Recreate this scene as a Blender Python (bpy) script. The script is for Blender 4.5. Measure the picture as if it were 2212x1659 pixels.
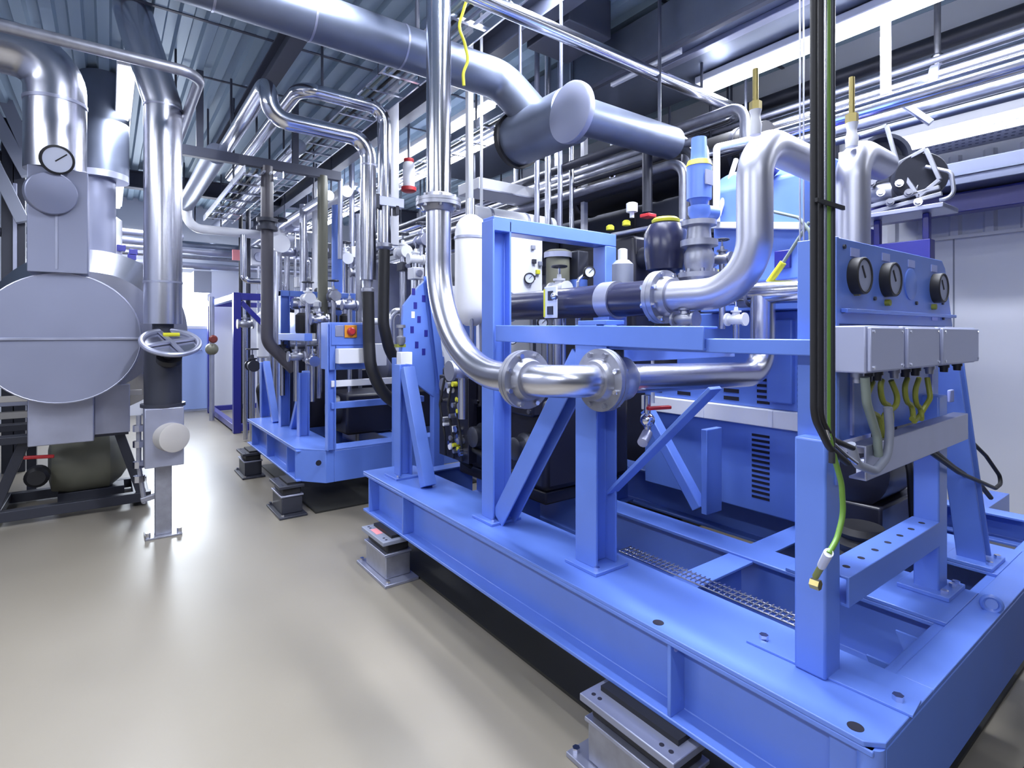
import bpy, bmesh, math, random
from mathutils import Vector, Matrix, Quaternion

for o in list(bpy.data.objects):
    bpy.data.objects.remove(o)
SC = bpy.context.scene
COL = SC.collection
random.seed(7)
V = Vector

# ------------------------------------------------------------------ camera
EYE = 1.3                       # eye height over the floor, metres
FOC = 1179.0                    # focal length in pixels of a 2212 px wide frame
TH = math.atan2(1106 - 234, FOC)  # the aisle runs along +Y; the view is turned towards +X
SN, CS = math.sin(TH), math.cos(TH)
cd = bpy.data.cameras.new('camera')
cam = bpy.data.objects.new('camera', cd)
COL.objects.link(cam)
cam.location = (0, 0, EYE)
cam.rotation_euler = (math.pi / 2, 0, -TH)
cd.sensor_fit = 'HORIZONTAL'
cd.sensor_width = 36.0
cd.lens = FOC / 2212 * 36.0
cd.shift_y = -(829.5 - 720) / 2212
cd.clip_start = 0.02
cd.clip_end = 100
SC.camera = cam

# ------------------------------------------------------------------ light and exposure
SC.view_settings.view_transform = 'Standard'
SC.view_settings.look = 'None'
SC.view_settings.gamma = 1.0
SC.view_settings.use_curve_mapping = False
SC.view_settings.exposure = 0.32
w = bpy.data.worlds.new('world')
SC.world = w
w.use_nodes = True
w.node_tree.nodes['Background'].inputs[0].default_value = (0.50, 0.60, 1.0, 1)
w.node_tree.nodes['Background'].inputs[1].default_value = 0.35

LAMP = (0.86, 0.90, 1.0)


def area(name, loc, sx, sy, power, rot=(0, 0, 0), col=LAMP):
    l = bpy.data.lights.new(name, 'AREA')
    l.shape = 'RECTANGLE'
    l.size, l.size_y = sx, sy
    l.energy = power
    l.color = col
    o = bpy.data.objects.new(name, l)
    o.location = loc
    o.rotation_euler = rot
    COL.objects.link(o)
    return o


# the light of the ceiling luminaires (rows along the aisle), of two unseen lamps added over the front skid, and of the glazed far door
for x, y, p, ln in ((-1.9, -0.9, 70, 2.3), (-1.9, 2.6, 75, 2.3), (0.25, -1.3, 17, 2.3), (0.9, 1.42, 165, 1.9), (0.1, 5.6, 55, 2.3), (0.1, 8.4, 65, 2.3),
                (3.2, 1.2, 62, 1.8), (1.9, 1.42, 140, 1.9), (2.4, 4.6, 85, 2.3), (2.4, 7.6, 85, 2.3)):
    area('luminaire_and_fill_light', (x, y, 2.86 if x > 3 else 3.26 if ln < 2 else 3.02), 0.16, ln, p)
area('door_light', (0.92, 10.38, 1.85), 0.9, 0.95, 60, (math.pi / 2, 0, math.pi), (0.85, 0.92, 1.0))


# ------------------------------------------------------------------ picture ray -> real plane
def ray(px, py):
    u, v = (px - 1106) / FOC, (720 - py) / FOC
    return V((SN + CS * u, CS - SN * u, v))


def P(px, py, X=None, Y=None, Z=None, T=None):
    """the point of the real plane X=, Y= or Z= (or at depth T) seen at a picture position"""
    d = ray(px, py)
    if X is not None:
        t = X / d.x
    elif Y is not None:
        t = Y / d.y
    elif Z is not None:
        t = (Z - EYE) / d.z
    else:
        t = T
    return V((0, 0, EYE)) + d * t


# ------------------------------------------------------------------ materials
MATS = {}


def mat(name, col, metal=0.0, rough=0.5, coat=0.0, spec=0.5, noise=0.0, nscale=8.0, bump=0.0, bscale=60.0,
        emit=None, estr=0.0, stretch=None, alpha=None):
    m = bpy.data.materials.new(name)
    m.use_nodes = True
    nt = m.node_tree
    b = nt.nodes['Principled BSDF']
    b.inputs['Base Color'].default_value = (*col, 1)
    b.inputs['Metallic'].default_value = metal
    b.inputs['Roughness'].default_value = rough
    b.inputs['Specular IOR Level'].default_value = spec
    b.inputs['Coat Weight'].default_value = coat
    b.inputs['Coat Roughness'].default_value = 0.25
    if emit:
        b.inputs['Emission Color'].default_value = (*emit, 1)
        b.inputs['Emission Strength'].default_value = estr
    if noise or bump:
        tc = nt.nodes.new('ShaderNodeTexCoord')
        mp = nt.nodes.new('ShaderNodeMapping')
        if stretch:
            mp.inputs['Scale'].default_value = stretch
        nt.links.new(tc.outputs['Object'], mp.inputs['Vector'])
    if noise:
        n = nt.nodes.new('ShaderNodeTexNoise')
        n.inputs['Scale'].default_value = nscale
        n.inputs['Detail'].default_value = 5
        nt.links.new(mp.outputs[0], n.inputs['Vector'])
        r = nt.nodes.new('ShaderNodeMapRange')
        r.inputs['From Min'].default_value = 0.3
        r.inputs['From Max'].default_value = 0.7
        r.inputs['To Min'].default_value = 1 - noise
        r.inputs['To Max'].default_value = 1 + noise
        nt.links.new(n.outputs['Fac'], r.inputs['Value'])
        mx = nt.nodes.new('ShaderNodeVectorMath')
        mx.operation = 'SCALE'
        mx.inputs[0].default_value = col
        nt.links.new(r.outputs[0], mx.inputs['Scale'])
        nt.links.new(mx.outputs[0], b.inputs['Base Color'])
        r2 = nt.nodes.new('ShaderNodeMapRange')
        r2.inputs['To Min'].default_value = max(0.02, rough - 0.08)
        r2.inputs['To Max'].default_value = min(1, rough + 0.08)
        nt.links.new(n.outputs['Fac'], r2.inputs['Value'])
        nt.links.new(r2.outputs[0], b.inputs['Roughness'])
    if bump:
        n2 = nt.nodes.new('ShaderNodeTexNoise')
        n2.inputs['Scale'].default_value = bscale
        nt.links.new(mp.outputs[0], n2.inputs['Vector'])
        bp = nt.nodes.new('ShaderNodeBump')
        bp.inputs['Strength'].default_value = bump
        bp.inputs['Distance'].default_value = 0.004
        nt.links.new(n2.outputs['Fac'], bp.inputs['Height'])
        nt.links.new(bp.outputs[0], b.inputs['Normal'])
    MATS[name] = m
    return m


M_BLUE = mat('blue_paint', (0.115, 0.215, 0.66), rough=0.40, coat=0.3, noise=0.05, nscale=5)
M_NAVY = mat('navy_paint', (0.018, 0.020, 0.23), rough=0.35, coat=0.3)
M_STEEL = mat('brushed_steel', (0.62, 0.63, 0.71), metal=1.0, rough=0.27)
M_CHROME = mat('polished_steel', (0.70, 0.71, 0.78), metal=1.0, rough=0.17)
M_SATIN = mat('satin_steel', (0.56, 0.57, 0.66), metal=0.9, rough=0.38)
M_GALV = mat('galvanised_sheet', (0.40, 0.42, 0.54), metal=0.75, rough=0.40, noise=0.06, nscale=9)
M_CLAD = mat('aluminium_cladding', (0.28, 0.30, 0.41), metal=0.55, rough=0.44, noise=0.03, nscale=3)
M_CAST = mat('cast_steel', (0.36, 0.37, 0.43), metal=0.8, rough=0.42, noise=0.12, nscale=20)
M_DUCT = mat('duct_sheet', (0.165, 0.19, 0.26), metal=0.7, rough=0.42, noise=0.08, nscale=7)
M_GREY = mat('grey_paint', (0.24, 0.26, 0.33), rough=0.45)
M_DARK = mat('dark_steel', (0.045, 0.048, 0.065), metal=0.4, rough=0.42)
M_BLACK = mat('black_rubber', (0.010, 0.010, 0.013), rough=0.55)
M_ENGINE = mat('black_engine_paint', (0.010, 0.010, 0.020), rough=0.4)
M_BPIPE = mat('black_plastic_pipe', (0.018, 0.020, 0.055), rough=0.26, coat=0.3)
M_WHITE = mat('white_paint', (0.74, 0.75, 0.80), rough=0.4)
M_PANEL = mat('white_wall_panel', (0.74, 0.76, 0.84), rough=0.5)
M_CEIL = mat('ceiling_deck', (0.33, 0.43, 0.53), metal=0.15, rough=0.45)
M_BEAM = mat('ceiling_steel', (0.055, 0.062, 0.095), rough=0.5)
M_YEL = mat('yellow_plastic', (0.62, 0.60, 0.03), rough=0.5)
M_ORANGE = mat('orange_plastic', (0.70, 0.28, 0.02), rough=0.45)
M_RED = mat('red_plastic', (0.42, 0.02, 0.025), rough=0.4)
M_PINK = mat('pink_label', (0.85, 0.30, 0.32), rough=0.5)
M_GREEN = mat('green_cable', (0.13, 0.27, 0.04), rough=0.45)
M_YG = mat('yellow_green_cable', (0.22, 0.24, 0.03), rough=0.5)
M_CGREY = mat('grey_cable', (0.20, 0.24, 0.22), rough=0.45)
M_BRASS = mat('brass', (0.34, 0.28, 0.11), metal=0.8, rough=0.35)
M_BEIGE = mat('beige_cap', (0.42, 0.40, 0.38), rough=0.6)
M_OLIVE = mat('olive_pipe_paint', (0.16, 0.16, 0.12), rough=0.4)
M_LAMP = mat('lamp_diffuser', (0.9, 0.9, 0.9), emit=(0.93, 0.96, 1.0), estr=9.0)
M_UNDERSHADE = mat('under_skid_shade', (0.020, 0.020, 0.017), rough=0.6)  # shade under the skids, put into a near-black colour
M_DIAL = mat('grey_dial', (0.30, 0.33, 0.46), rough=0.4)
M_BOX = mat('junction_box_sheet', (0.40, 0.43, 0.60), metal=0.25, rough=0.4)
M_WDUCT = mat('dark_duct_sheet', (0.15, 0.17, 0.25), metal=0.4, rough=0.42, noise=0.05, nscale=5)
M_DRED = mat('dark_red_plastic', (0.16, 0.025, 0.02), rough=0.45)
M_WINDOW = mat('daylit_glass', (0.8, 0.85, 0.9), emit=(0.86, 0.93, 1.0), estr=2.2)
M_DOOR = mat('door_paint', (0.30, 0.40, 0.72), rough=0.3, coat=0.3)
M_FACE = mat('dial_face', (0.62, 0.66, 0.78), rough=0.4)
M_HOLE = mat('drilled_hole', (0.006, 0.006, 0.02), rough=0.8)
M_LABEL = mat('pale_label', (0.36, 0.42, 0.80), rough=0.4)


# ------------------------------------------------------------------ mesh builder
def frame_of(axis, up=None):
    z = V(axis).normalized()
    u = V(up) if up is not None else (V((0, 0, 1)) if abs(z.z) < 0.95 else V((0, 1, 0)))
    x = u.cross(z)
    if x.length < 1e-6:
        x = V((1, 0, 0)).cross(z)
    x.normalize()
    y = z.cross(x)
    return x, y, z


class MB:
    def __init__(s):
        s.b = bmesh.new()

    def verts(s, pts):
        return [s.b.verts.new(p) for p in pts]

    def face(s, vs):
        try:
            s.b.faces.new(vs)
        except ValueError:
            pass

    def box(s, x0, x1, y0, y1, z0, z1):
        v = s.verts([(x, y, z) for z in (z0, z1) for y in (y0, y1) for x in (x0, x1)])
        for f in ((0, 2, 3, 1), (4, 5, 7, 6), (0, 1, 5, 4), (2, 6, 7, 3), (0, 4, 6, 2), (1, 3, 7, 5)):
            s.face([v[i] for i in f])
        return s

    def prism(s, poly, ext):
        """closed polygon (list of points) pushed along ext"""
        e = V(ext)
        a = s.verts([V(p) for p in poly])
        b = s.verts([V(p) + e for p in poly])
        n = len(a)
        s.face(list(reversed(a)))
        s.face(b)
        for i in range(n):
            s.face([a[i], a[(i + 1) % n], b[(i + 1) % n], b[i]])
        return s

    def bar(s, p0, p1, w, h, up=None):
        """rectangular bar; w across, h along the up direction"""
        p0, p1 = V(p0), V(p1)
        x, y, z = frame_of(p1 - p0, up)
        q = [x * (w / 2) * a + y * (h / 2) * b for a, b in ((-1, -1), (1, -1), (1, 1), (-1, 1))]
        return s.prism([p0 + k for k in q], p1 - p0)

    def section(s, p0, p1, pts, up=None):
        """any closed 2-D section (x across, y up) from p0 to p1"""
        p0, p1 = V(p0), V(p1)
        x, y, z = frame_of(p1 - p0, up)
        return s.prism([p0 + x * a + y * b for a, b in pts], p1 - p0)

    def ibeam(s, p0, p1, w, h, tf=.01, tw=.008, up=None):
        a, b, c = w / 2, h / 2, tw / 2
        return s.section(p0, p1, [(-a, -b), (a, -b), (a, -b + tf), (c, -b + tf), (c, b - tf), (a, b - tf), (a, b), (-a, b),
                                  (-a, b - tf), (-c, b - tf), (-c, -b + tf), (-a, -b + tf)], up)

    def channel(s, p0, p1, w, h, t=.008, up=None):
        a, b = w / 2, h / 2
        return s.section(p0, p1, [(-a, -b), (a, -b), (a, -b + t), (-a + t, -b + t), (-a + t, b - t), (a, b - t), (a, b), (-a, b)], up)

    def ring(s, c, x, y, r, n):
        return s.verts([c + x * (r * math.cos(2 * math.pi * i / n)) + y * (r * math.sin(2 * math.pi * i / n)) for i in range(n)])

    def skin(s, rings, cap=True, closed=False):
        n = len(rings[0])
        m = len(rings)
        for k in range(m if closed else m - 1):
            a, b = rings[k], rings[(k + 1) % m]
            for i in range(n):
                s.face([a[i], a[(i + 1) % n], b[(i + 1) % n], b[i]])
        if cap and not closed:
            s.face(list(reversed(rings[0])))
            s.face(rings[-1])
        return s

    def cyl(s, p0, p1, r, n=24, r2=None, cap=True):
        p0, p1 = V(p0), V(p1)
        x, y, z = frame_of(p1 - p0)
        return s.skin([s.ring(p0, x, y, r, n), s.ring(p1, x, y, r if r2 is None else r2, n)], cap)

    def lathe(s, o, axis, prof, n=32):
        """profile [(distance along axis, radius)]"""
        o = V(o)
        x, y, z = frame_of(axis)
        return s.skin([s.ring(o + z * d, x, y, max(r, 1e-4), n) for d, r in prof])

    def torus(s, c, axis, R, r, n=32, m=10):
        c = V(c)
        x, y, z = frame_of(axis)
        rings = []
        for i in range(n):
            a = 2 * math.pi * i / n
            u = x * math.cos(a) + y * math.sin(a)
            rings.append(s.ring(c + u * R, u, z, r, m))
        return s.skin(rings, closed=True)

    def ball(s, c, r, sx=1, sy=1, sz=1, n=18):
        bmesh.ops.create_uvsphere(s.b, u_segments=n, v_segments=n // 2 + 1, radius=r,
                                  matrix=Matrix.Translation(V(c)) @ Matrix.Diagonal((sx, sy, sz, 1)))
        return s

    def tube(s, path, r, bend=None, n=20, steps=8, cap=True, radii=None):
        """round pipe along a polyline, its corners rounded with radius bend (a number or one per corner)"""
        p = [V(q) for q in path]
        pts = [p[0]]
        for i in range(1, len(p) - 1):
            a, b = (p[i - 1] - p[i]), (p[i + 1] - p[i])
            la, lb = a.length, b.length
            a.normalize()
            b.normalize()
            ang = a.angle(b, math.pi)
            bd = bend[i - 1] if isinstance(bend, (list, tuple)) else (bend if bend is not None else r * 1.6)
            if math.pi - ang < 0.02 or bd <= 0:
                pts.append(p[i])
                continue
            t = min(bd / math.tan(ang / 2), la * 0.98 if i == 1 else la * 0.49, lb * 0.98 if i == len(p) - 2 else lb * 0.49)
            rr = t * math.tan(ang / 2)
            bis = (a + b).normalized()
            c = p[i] + bis * (rr / math.sin(ang / 2))
            v0 = p[i] + a * t - c
            v1 = p[i] + b * t - c
            tot = v0.angle(v1)
            ax = v0.cross(v1)
            if ax.length < 1e-9:
                pts.append(p[i])
                continue
            ax.normalize()
            for k in range(steps + 1):
                pts.append(c + Quaternion(ax, tot * k / steps) @ v0)
        pts.append(p[-1])
        q = [pts[0]]
        for k in pts[1:]:
            if (k - q[-1]).length > 1e-4:
                q.append(k)
        pts = q
        rings = []
        x, y, z = frame_of(pts[1] - pts[0])
        last = z
        for i, c in enumerate(pts):
            if i == 0:
                d = pts[1] - pts[0]
            elif i == len(pts) - 1:
                d = pts[-1] - pts[-2]
            else:
                d = (pts[i + 1] - c).normalized() + (c - pts[i - 1]).normalized()
            d.normalize()
            rot = last.rotation_difference(d)
            x = rot @ x
            x = (x - d * x.dot(d)).normalized()
            y = d.cross(x)
            last = d
            rings.append(s.ring(c, x, y, r, n))
        return s.skin(rings, cap)

    def build(s, name, m, parent=None, bevel=0.0, smooth=35, seg=2):
        bmesh.ops.recalc_face_normals(s.b, faces=s.b.faces[:])
        me = bpy.data.meshes.new(name)
        s.b.to_mesh(me)
        s.b.free()
        if parent is not None:
            me.transform(Matrix.Translation(-origin(parent)))
        me.materials.append(m)
        for f in me.polygons:
            f.use_smooth = True
        me.set_sharp_from_angle(angle=math.radians(smooth))
        o = bpy.data.objects.new(name, me)
        COL.objects.link(o)
        if parent is not None:
            o.parent = parent
        if bevel:
            bv = o.modifiers.new('edges', 'BEVEL')
            bv.width = bevel
            bv.segments = seg
            bv.limit_method = 'ANGLE'
        return o


def origin(o):
    p = V(o.location)
    while o.parent is not None:
        o = o.parent
        p = p + V(o.location)
    return p


def tag(o, label=None, cat=None, group=None, kind=None):
    for k, v in (('label', label), ('category', cat), ('group', group), ('kind', kind)):
        if v:
            o[k] = v
    return o


def thing(name, label, cat, loc, group=None):
    o = bpy.data.objects.new(name, None)
    o.empty_display_size = 0.1
    COL.objects.link(o)
    o.location = V(loc)
    return tag(o, label, cat, group)


def single(mb, name, m, label, cat, group=None, bevel=0.0, smooth=35):
    """a thing that is one mesh, its origin at its own base"""
    o = mb.build(name, m, None, bevel, smooth)
    me = o.data
    xs = [v.co for v in me.vertices]
    c = V((sum(v.x for v in xs) / len(xs), sum(v.y for v in xs) / len(xs), min(v.z for v in xs)))
    me.transform(Matrix.Translation(-c))
    o.location = c
    return tag(o, label, cat, group)


def struct(mb, name, m, bevel=0.0):
    return tag(mb.build(name, m, None, bevel), kind='structure')


def dup(o, parent=None, loc=None, rotz=None):
    """a copy of an object with copies of its parts and sub-parts"""
    c = o.copy()
    COL.objects.link(c)
    if parent is not None:
        c.parent = parent
    for ch in [k for k in bpy.data.objects if k.parent == o]:
        dup(ch, c)
    if loc is not None:
        c.location = V(loc)
    if rotz is not None:
        c.rotation_euler = (0, 0, rotz)
    return c


BOLTS = {}


def bolt(parent, at, axis, r=.008, h=.012, m=None, name='bolt'):
    """a hexagon-headed bolt as a child of parent, all sizes sharing one mesh"""
    m = m or M_CHROME
    key = (round(r, 4), round(h, 4), m.name)
    if key not in BOLTS:
        mb = MB()
        mb.cyl((0, 0, 0), (0, 0, h), r, 6)
        o = mb.build(name, m)
        BOLTS[key] = o.data
        bpy.data.objects.remove(o)
    o = bpy.data.objects.new(name, BOLTS[key])
    COL.objects.link(o)
    o.parent = parent
    o.location = V(at) - origin(parent)
    o.rotation_mode = 'QUATERNION'
    o.rotation_quaternion = V((0, 0, 1)).rotation_difference(V(axis).normalized())
    return o


def flange(parent, c, axis, R, t, bore, m=None, nb=8, both=True, br=.009, name='flange'):
    """ring flange centred on c with its bolts as sub-parts"""
    m = m or M_CAST
    c = V(c)
    x, y, z = frame_of(axis)
    mb = MB()
    mb.lathe(c, axis, [(-t / 2 - t * .7, bore), (-t / 2 - t * .7, bore * 1.2), (-t / 2, bore * 1.38), (-t / 2, R), (-t * .06, R), (-t * .06, R * .985),
                       (t * .06, R * .985), (t * .06, R), (t / 2, R), (t / 2, bore * 1.38), (t / 2 + t * .7, bore * 1.2), (t / 2 + t * .7, bore)], 40)
    f = mb.build(name, m, parent)
    rb = (R + bore * 1.38) / 2
    for i in range(nb):
        a = 2 * math.pi * (i + .5) / nb
        q = c + (x * math.cos(a) + y * math.sin(a)) * rb
        bolt(f, q - z * (t / 2 + .0), -z, br, br * 1.2)
        if both:
            bolt(f, q + z * (t / 2 + .0), z, br, br * 1.2)
    return f


def pipe(name, label, path, r, bend=None, m=None, group=None, cat='pipe', bands=(), n=22, tube_name='tube'):
    """a run of pipe as a thing: tube plus narrow joint bands [(point, axis)]"""
    m = m or M_STEEL
    t = thing(name, label, cat, path[0], group)
    mb = MB()
    mb.tube(path, r, bend, n)
    mb.build(tube_name, m, t)
    for c, ax in bands:
        b = MB()
        b.lathe(V(c) - V(ax).normalized() * .012, ax, [(0, r * 1.0), (0, r * 1.06), (.024, r * 1.06), (.024, r)], n)
        b.build('joint_band', m, t)
    return t


def simple_pipe(name, label, path, r, bend=None, m=None, group=None, cat='pipe', n=16):
    return single(MB().tube(path, r, bend, n), name, m or M_STEEL, label, cat, group)


def gauge(parent, c, axis, R, name='pressure_gauge'):
    """round dial: housing, face, needle"""
    c = V(c)
    ax = V(axis).normalized()
    x, y, z = frame_of(ax)
    mb = MB()
    mb.lathe(c, ax, [(0, R * .9), (.002, R), (.02, R), (.022, R * .96), (.022, R * .86), (.016, R * .86)], 32)
    h = mb.build(name, M_BLACK, parent)
    mb = MB()
    mb.lathe(c, ax, [(.0155, R * .85), (.0175, R * .85)], 32)
    mb.build('dial', M_FACE, h)
    mb = MB()
    mb.bar(c + ax * .019 - (x + y) * R * .12, c + ax * .019 + (x + y) * R * .5, R * .08, .002, up=ax)
    mb.build('needle', M_BLACK, h)
    return h

# ================================================================== THE ROOM
XL, XR, YN, YF, ZC = -3.2, 4.3, -2.6, 10.5, 3.4

# floor: smooth grey-beige resin, slightly glossy
M_FLOOR = mat('resin_floor', (0.24, 0.216, 0.172), rough=0.38, coat=0.10, noise=0.04, nscale=1.6, bump=0.02, bscale=3)
struct(MB().box(XL - .1, XR + .1, YN - .1, YF + .1, -.1, 0), 'floor', M_FLOOR)
mb = MB()                                       # trapezoid roof deck, ribs along the aisle
pr = .15
n = int((XR - XL) / pr) + 1
poly = []
for i in range(n):
    x = XL + i * pr
    poly += [(x, ZC), (x + .055, ZC), (x + .07, ZC + .04), (x + .125, ZC + .04), (x + .14, ZC)]
top = [(XL + n * pr, ZC + .07), (XL, ZC + .07)]
mb.prism([(x, YN, z) for x, z in poly + top], (0, YF - YN, 0))
struct(mb, 'ceiling', M_CEIL)
for k, y in enumerate((4.17, 5.09, 2.2)):             # dark joint strips under the deck
    struct(MB().box(XL, XR, y - .012, y + .012, ZC - .006, ZC + .002), 'trim_%d' % (k + 2), M_BEAM)
struct(MB().box(XL - .1, XL, YN, YF, 0, ZC + .1), 'wall_left', M_GREY)
struct(MB().box(XL, XR, YN - .1, YN, 0, ZC + .1), 'wall_front', M_DARK)
# far wall with its doorway
mb = MB()
DX0, DX1, DZ = 0.42, 1.40, 2.36
mb.prism([(XL, YF, 0), (DX0, YF, 0), (DX0, YF, DZ), (DX1, YF, DZ), (DX1, YF, 0), (XR, YF, 0), (XR, YF, ZC + .1), (XL, YF, ZC + .1)], (0, .1, 0))
struct(mb, 'wall_back', M_PANEL)
d = struct(MB().box(DX0 + .05, DX1 - .05, YF + .03, YF + .07, .03, 1.40), 'door_1', M_DOOR)
mb = MB()
mb.prism([(DX0, YF - .01, 0), (DX0 + .05, YF - .01, 0), (DX0 + .05, YF - .01, DZ - .05), (DX1 - .05, YF - .01, DZ - .05), (DX1 - .05, YF - .01, 0),
          (DX1, YF - .01, 0), (DX1, YF - .01, DZ), (DX0, YF - .01, DZ)], (0, .1, 0))
mb.build('door_frame', M_WHITE, d, .004)
MB().box(DX0 + .05, DX1 - .05, YF + .04, YF + .06, 1.40, DZ - .05).build('door_glass', M_WINDOW, d)
MB().box(DX0 + .05, DX1 - .05, YF + .025, YF + .075, 1.375, 1.425).build('door_rail', M_WHITE, d, .004)
MB().tube([(DX1 - .14, YF + .03, 1.02), (DX1 - .14, YF - .03, 1.02), (DX1 - .27, YF - .03, 1.02)], .01, .02, 10).build('door_handle', M_CHROME, d)
struct(MB().box(DX0, DX1, YF - .05, YF + .1, 0, .02), 'trim_1', M_GREY)

# wall along the aisle's far side: flat white panels, a ribbed band over them
mb = MB()
mb.box(XR, XR + .1, YN, YF, 0, ZC + .1)
wr = struct(mb, 'wall_right', M_PANEL)
mb = MB()
pts = [(XR + .0, YN)]
y = YN
while y < YF - .2:
    pts += [(XR - .005, y), (XR - .005, y + .10), (XR - .028, y + .115), (XR - .028, y + .155), (XR - .005, y + .17)]
    y += .17
pts += [(XR - .005, YF), (XR, YF)]
mb.prism([(a, b, 1.915) for a, b in pts], (0, 0, .5))
mb.build('ribbed_band', M_PANEL, wr, smooth=10)
MB().box(XR - .03, XR, YN, YF, 1.895, 1.915).build('ledge', M_WHITE, wr)
for k in range(7):                               # panel joints
    MB().box(XR - .003, XR + .001, -.93 + k * 1.02, -.922 + k * 1.02, 0, 1.9).build('panel_joint', M_GREY, wr)
struct(MB().box(XR - .012, XR, YN, YF, 0, .1), 'baseboard_right', M_GREY)

# ================================================================== FRONT SKID (blue steel base frame)
ZT, ZB = .47, .232
sk = thing('compressor_skid', 'large sky blue steel skid frame on black isolators beside the open aisle floor', 'machine base frame', (1.9, 1.8, ZB))
X0 = 1.235
SY0, SY1 = .438, 3.18


def skid_beam(parent, xw, y0, y1, name='side_beam', w=.14):
    mb = MB()
    mb.ibeam((xw, y0, (ZT + ZB) / 2 - .006), (xw, y1, (ZT + ZB) / 2 - .006), w, ZT - ZB - .012, .014, .01)
    return mb.build(name, M_BLUE, parent, .003)


b1 = skid_beam(sk, X0 + .07, SY0 + .012, SY1)
pl = MB().prism([(X0, SY0 + .03, ZT - .012), (X0 + .03, SY0, ZT - .012), (1.546, SY0, ZT - .012), (1.546, SY1 - .06, ZT - .012), (1.49, SY1, ZT - .012), (X0, SY1, ZT - .012)],
                (0, 0, .012)).build('top_plate', M_BLUE, sk, .002)
for yy in (2.64, .95, 3.1):                       # web stiffeners
    st = MB().box(X0 + .004, X0 + .066, yy - .006, yy + .006, ZB + .014, ZT - .026).build('stiffener', M_BLUE, b1, .002)
MB().cyl((X0 + .03, .944, .43), (X0 + .03, .9435, .43), .012, 16).build('drilled_hole', M_LABEL, b1)
for px, py in ((1422, 1345), (1848, 1570)):      # open holes in the plate
    c = P(px, py, Z=ZT)
    MB().cyl(c - V((0, 0, .001)), c + V((0, 0, .0006)), .016, 20).build('drilled_hole', M_HOLE, pl)
b2 = skid_beam(sk, 2.0, .52, 3.1)
MB().box(1.93, 2.24, .516, .98, ZT - .012, ZT).build('top_plate', M_BLUE, sk, .002)
b3 = skid_beam(sk, 2.72, .52, 3.1)
MB().box(2.46, 2.80, .516, 1.0, ZT - .012, ZT).build('top_plate', M_BLUE, sk, .002)
# end beam across, deep face towards the near end
mb = MB()
mb.section((X0 + .03, SY0 + .055, (ZT + ZB) / 2 - .006), (3.0, SY0 + .055, (ZT + ZB) / 2 - .006),
           [(-.055, -.113), (.055, -.113), (.055, .113), (-.055, .113)])
eb = mb.build('end_beam', M_BLUE, sk, .004)
MB().box(1.546, 3.0, SY0, .515, ZT - .012, ZT).build('top_plate', M_BLUE, sk, .002)
MB().cyl((X0 + .028, SY0 + .026, ZB), (X0 + .028, SY0 + .026, ZT - .012), .026, 20).build('corner_tube', M_BLUE, sk)
for yy in (1.15, 2.35, 3.05):                     # cross members between the long beams
    mb = MB()
    mb.ibeam((1.375, yy, .35), (1.93, yy, .35), .10, .20, .01, .008)
    mb.build('cross_beam', M_BLUE, sk, .002)
    mb = MB()
    mb.ibeam((2.07, yy, .35), (2.65, yy, .35), .10, .20, .01, .008)
    mb.build('cross_beam', M_BLUE, sk, .002)
gus = MB().prism([(1.60, .513, .25), (1.60, .513, .455), (1.60, .60, .455)], (.008, 0, 0)).build('gusset', M_BLUE, sk)
MB().prism([(1.80, .513, .25), (1.80, .513, .455), (1.80, .60, .455)], (.008, 0, 0)).build('gusset', M_BLUE, sk)
# thin shim line on the near plate and its two bolts
mb = MB()
a, b, c = P(1612, 1388, Z=ZT), P(1972, 1552, Z=ZT), P(1990, 1518, Z=ZT)
MB().prism([a, b, c, P(1640, 1385, Z=ZT)], (0, 0, .006)).build('foot_plate', M_BLUE, sk, .001)
bolt(sk, P(1650, 1380, Z=ZT + .004), (0, 0, 1), .012, .012)
bolt(sk, P(1940, 1512, Z=ZT + .006), (0, 0, 1), .012, .012)


def hpost(parent, x, y, z0, z1, w, d, name='post', foot=.16, axis='y'):
    """H-section post with a bolted foot plate"""
    mb = MB()
    mb.ibeam((x, y, z0 + .012), (x, y, z1), w, d, .009, .008, up=(0, 1, 0) if axis == 'y' else (1, 0, 0))
    o = mb.build(name, M_BLUE, parent, .002)
    f = MB().box(x - foot / 2, x + foot / 2, y - foot / 2, y + foot / 2, z0, z0 + .012).build('foot_plate', M_BLUE, o, .002)
    for dx, dy in ((-1, -1), (1, 1)):
        bolt(o, (x + dx * foot * .36, y + dy * foot * .38, z0 + .012), (0, 0, 1), .011, .012)
    return o


PX = 1.40
hpost(sk, PX, 2.01, ZT, 1.80, .09, .10, axis='x')
hpost(sk, PX + .012, 1.40, ZT, 1.33, .105, .105, axis='x')
p3 = MB().box(PX - .028, PX + .052, .60, .675, ZT, 1.045).build('post', M_BLUE, sk, .006)
hpost(sk, PX - .02, 2.93, ZT, 1.12, .08, .08, axis='x')
MB().bar((PX - .02, 2.62, ZT + .01), (PX - .02, 2.88, 1.10), .06, .07, up=(1, 0, 0)).build('brace', M_BLUE, sk, .003)
MB().channel((PX, 1.95, ZT + .02), (PX, 1.44, 1.22), .085, .075, .008, up=(1, 0, 0)).build('brace', M_BLUE, sk, .003)
MB().bar(P(1322, 1062, X=1.455), P(1545, 838, X=1.455), .012, .06, up=(1, 0, 0)).build('brace', M_BLUE, sk, .002)
q0, q1 = P(1322, 1062, X=1.455), P(1545, 838, X=1.455)
MB().bar(P(1398, 885, X=2.22), P(1512, 1098, X=2.22), .05, .06, up=(1, 0, 0)).build('brace', M_BLUE, sk, .004)
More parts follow.
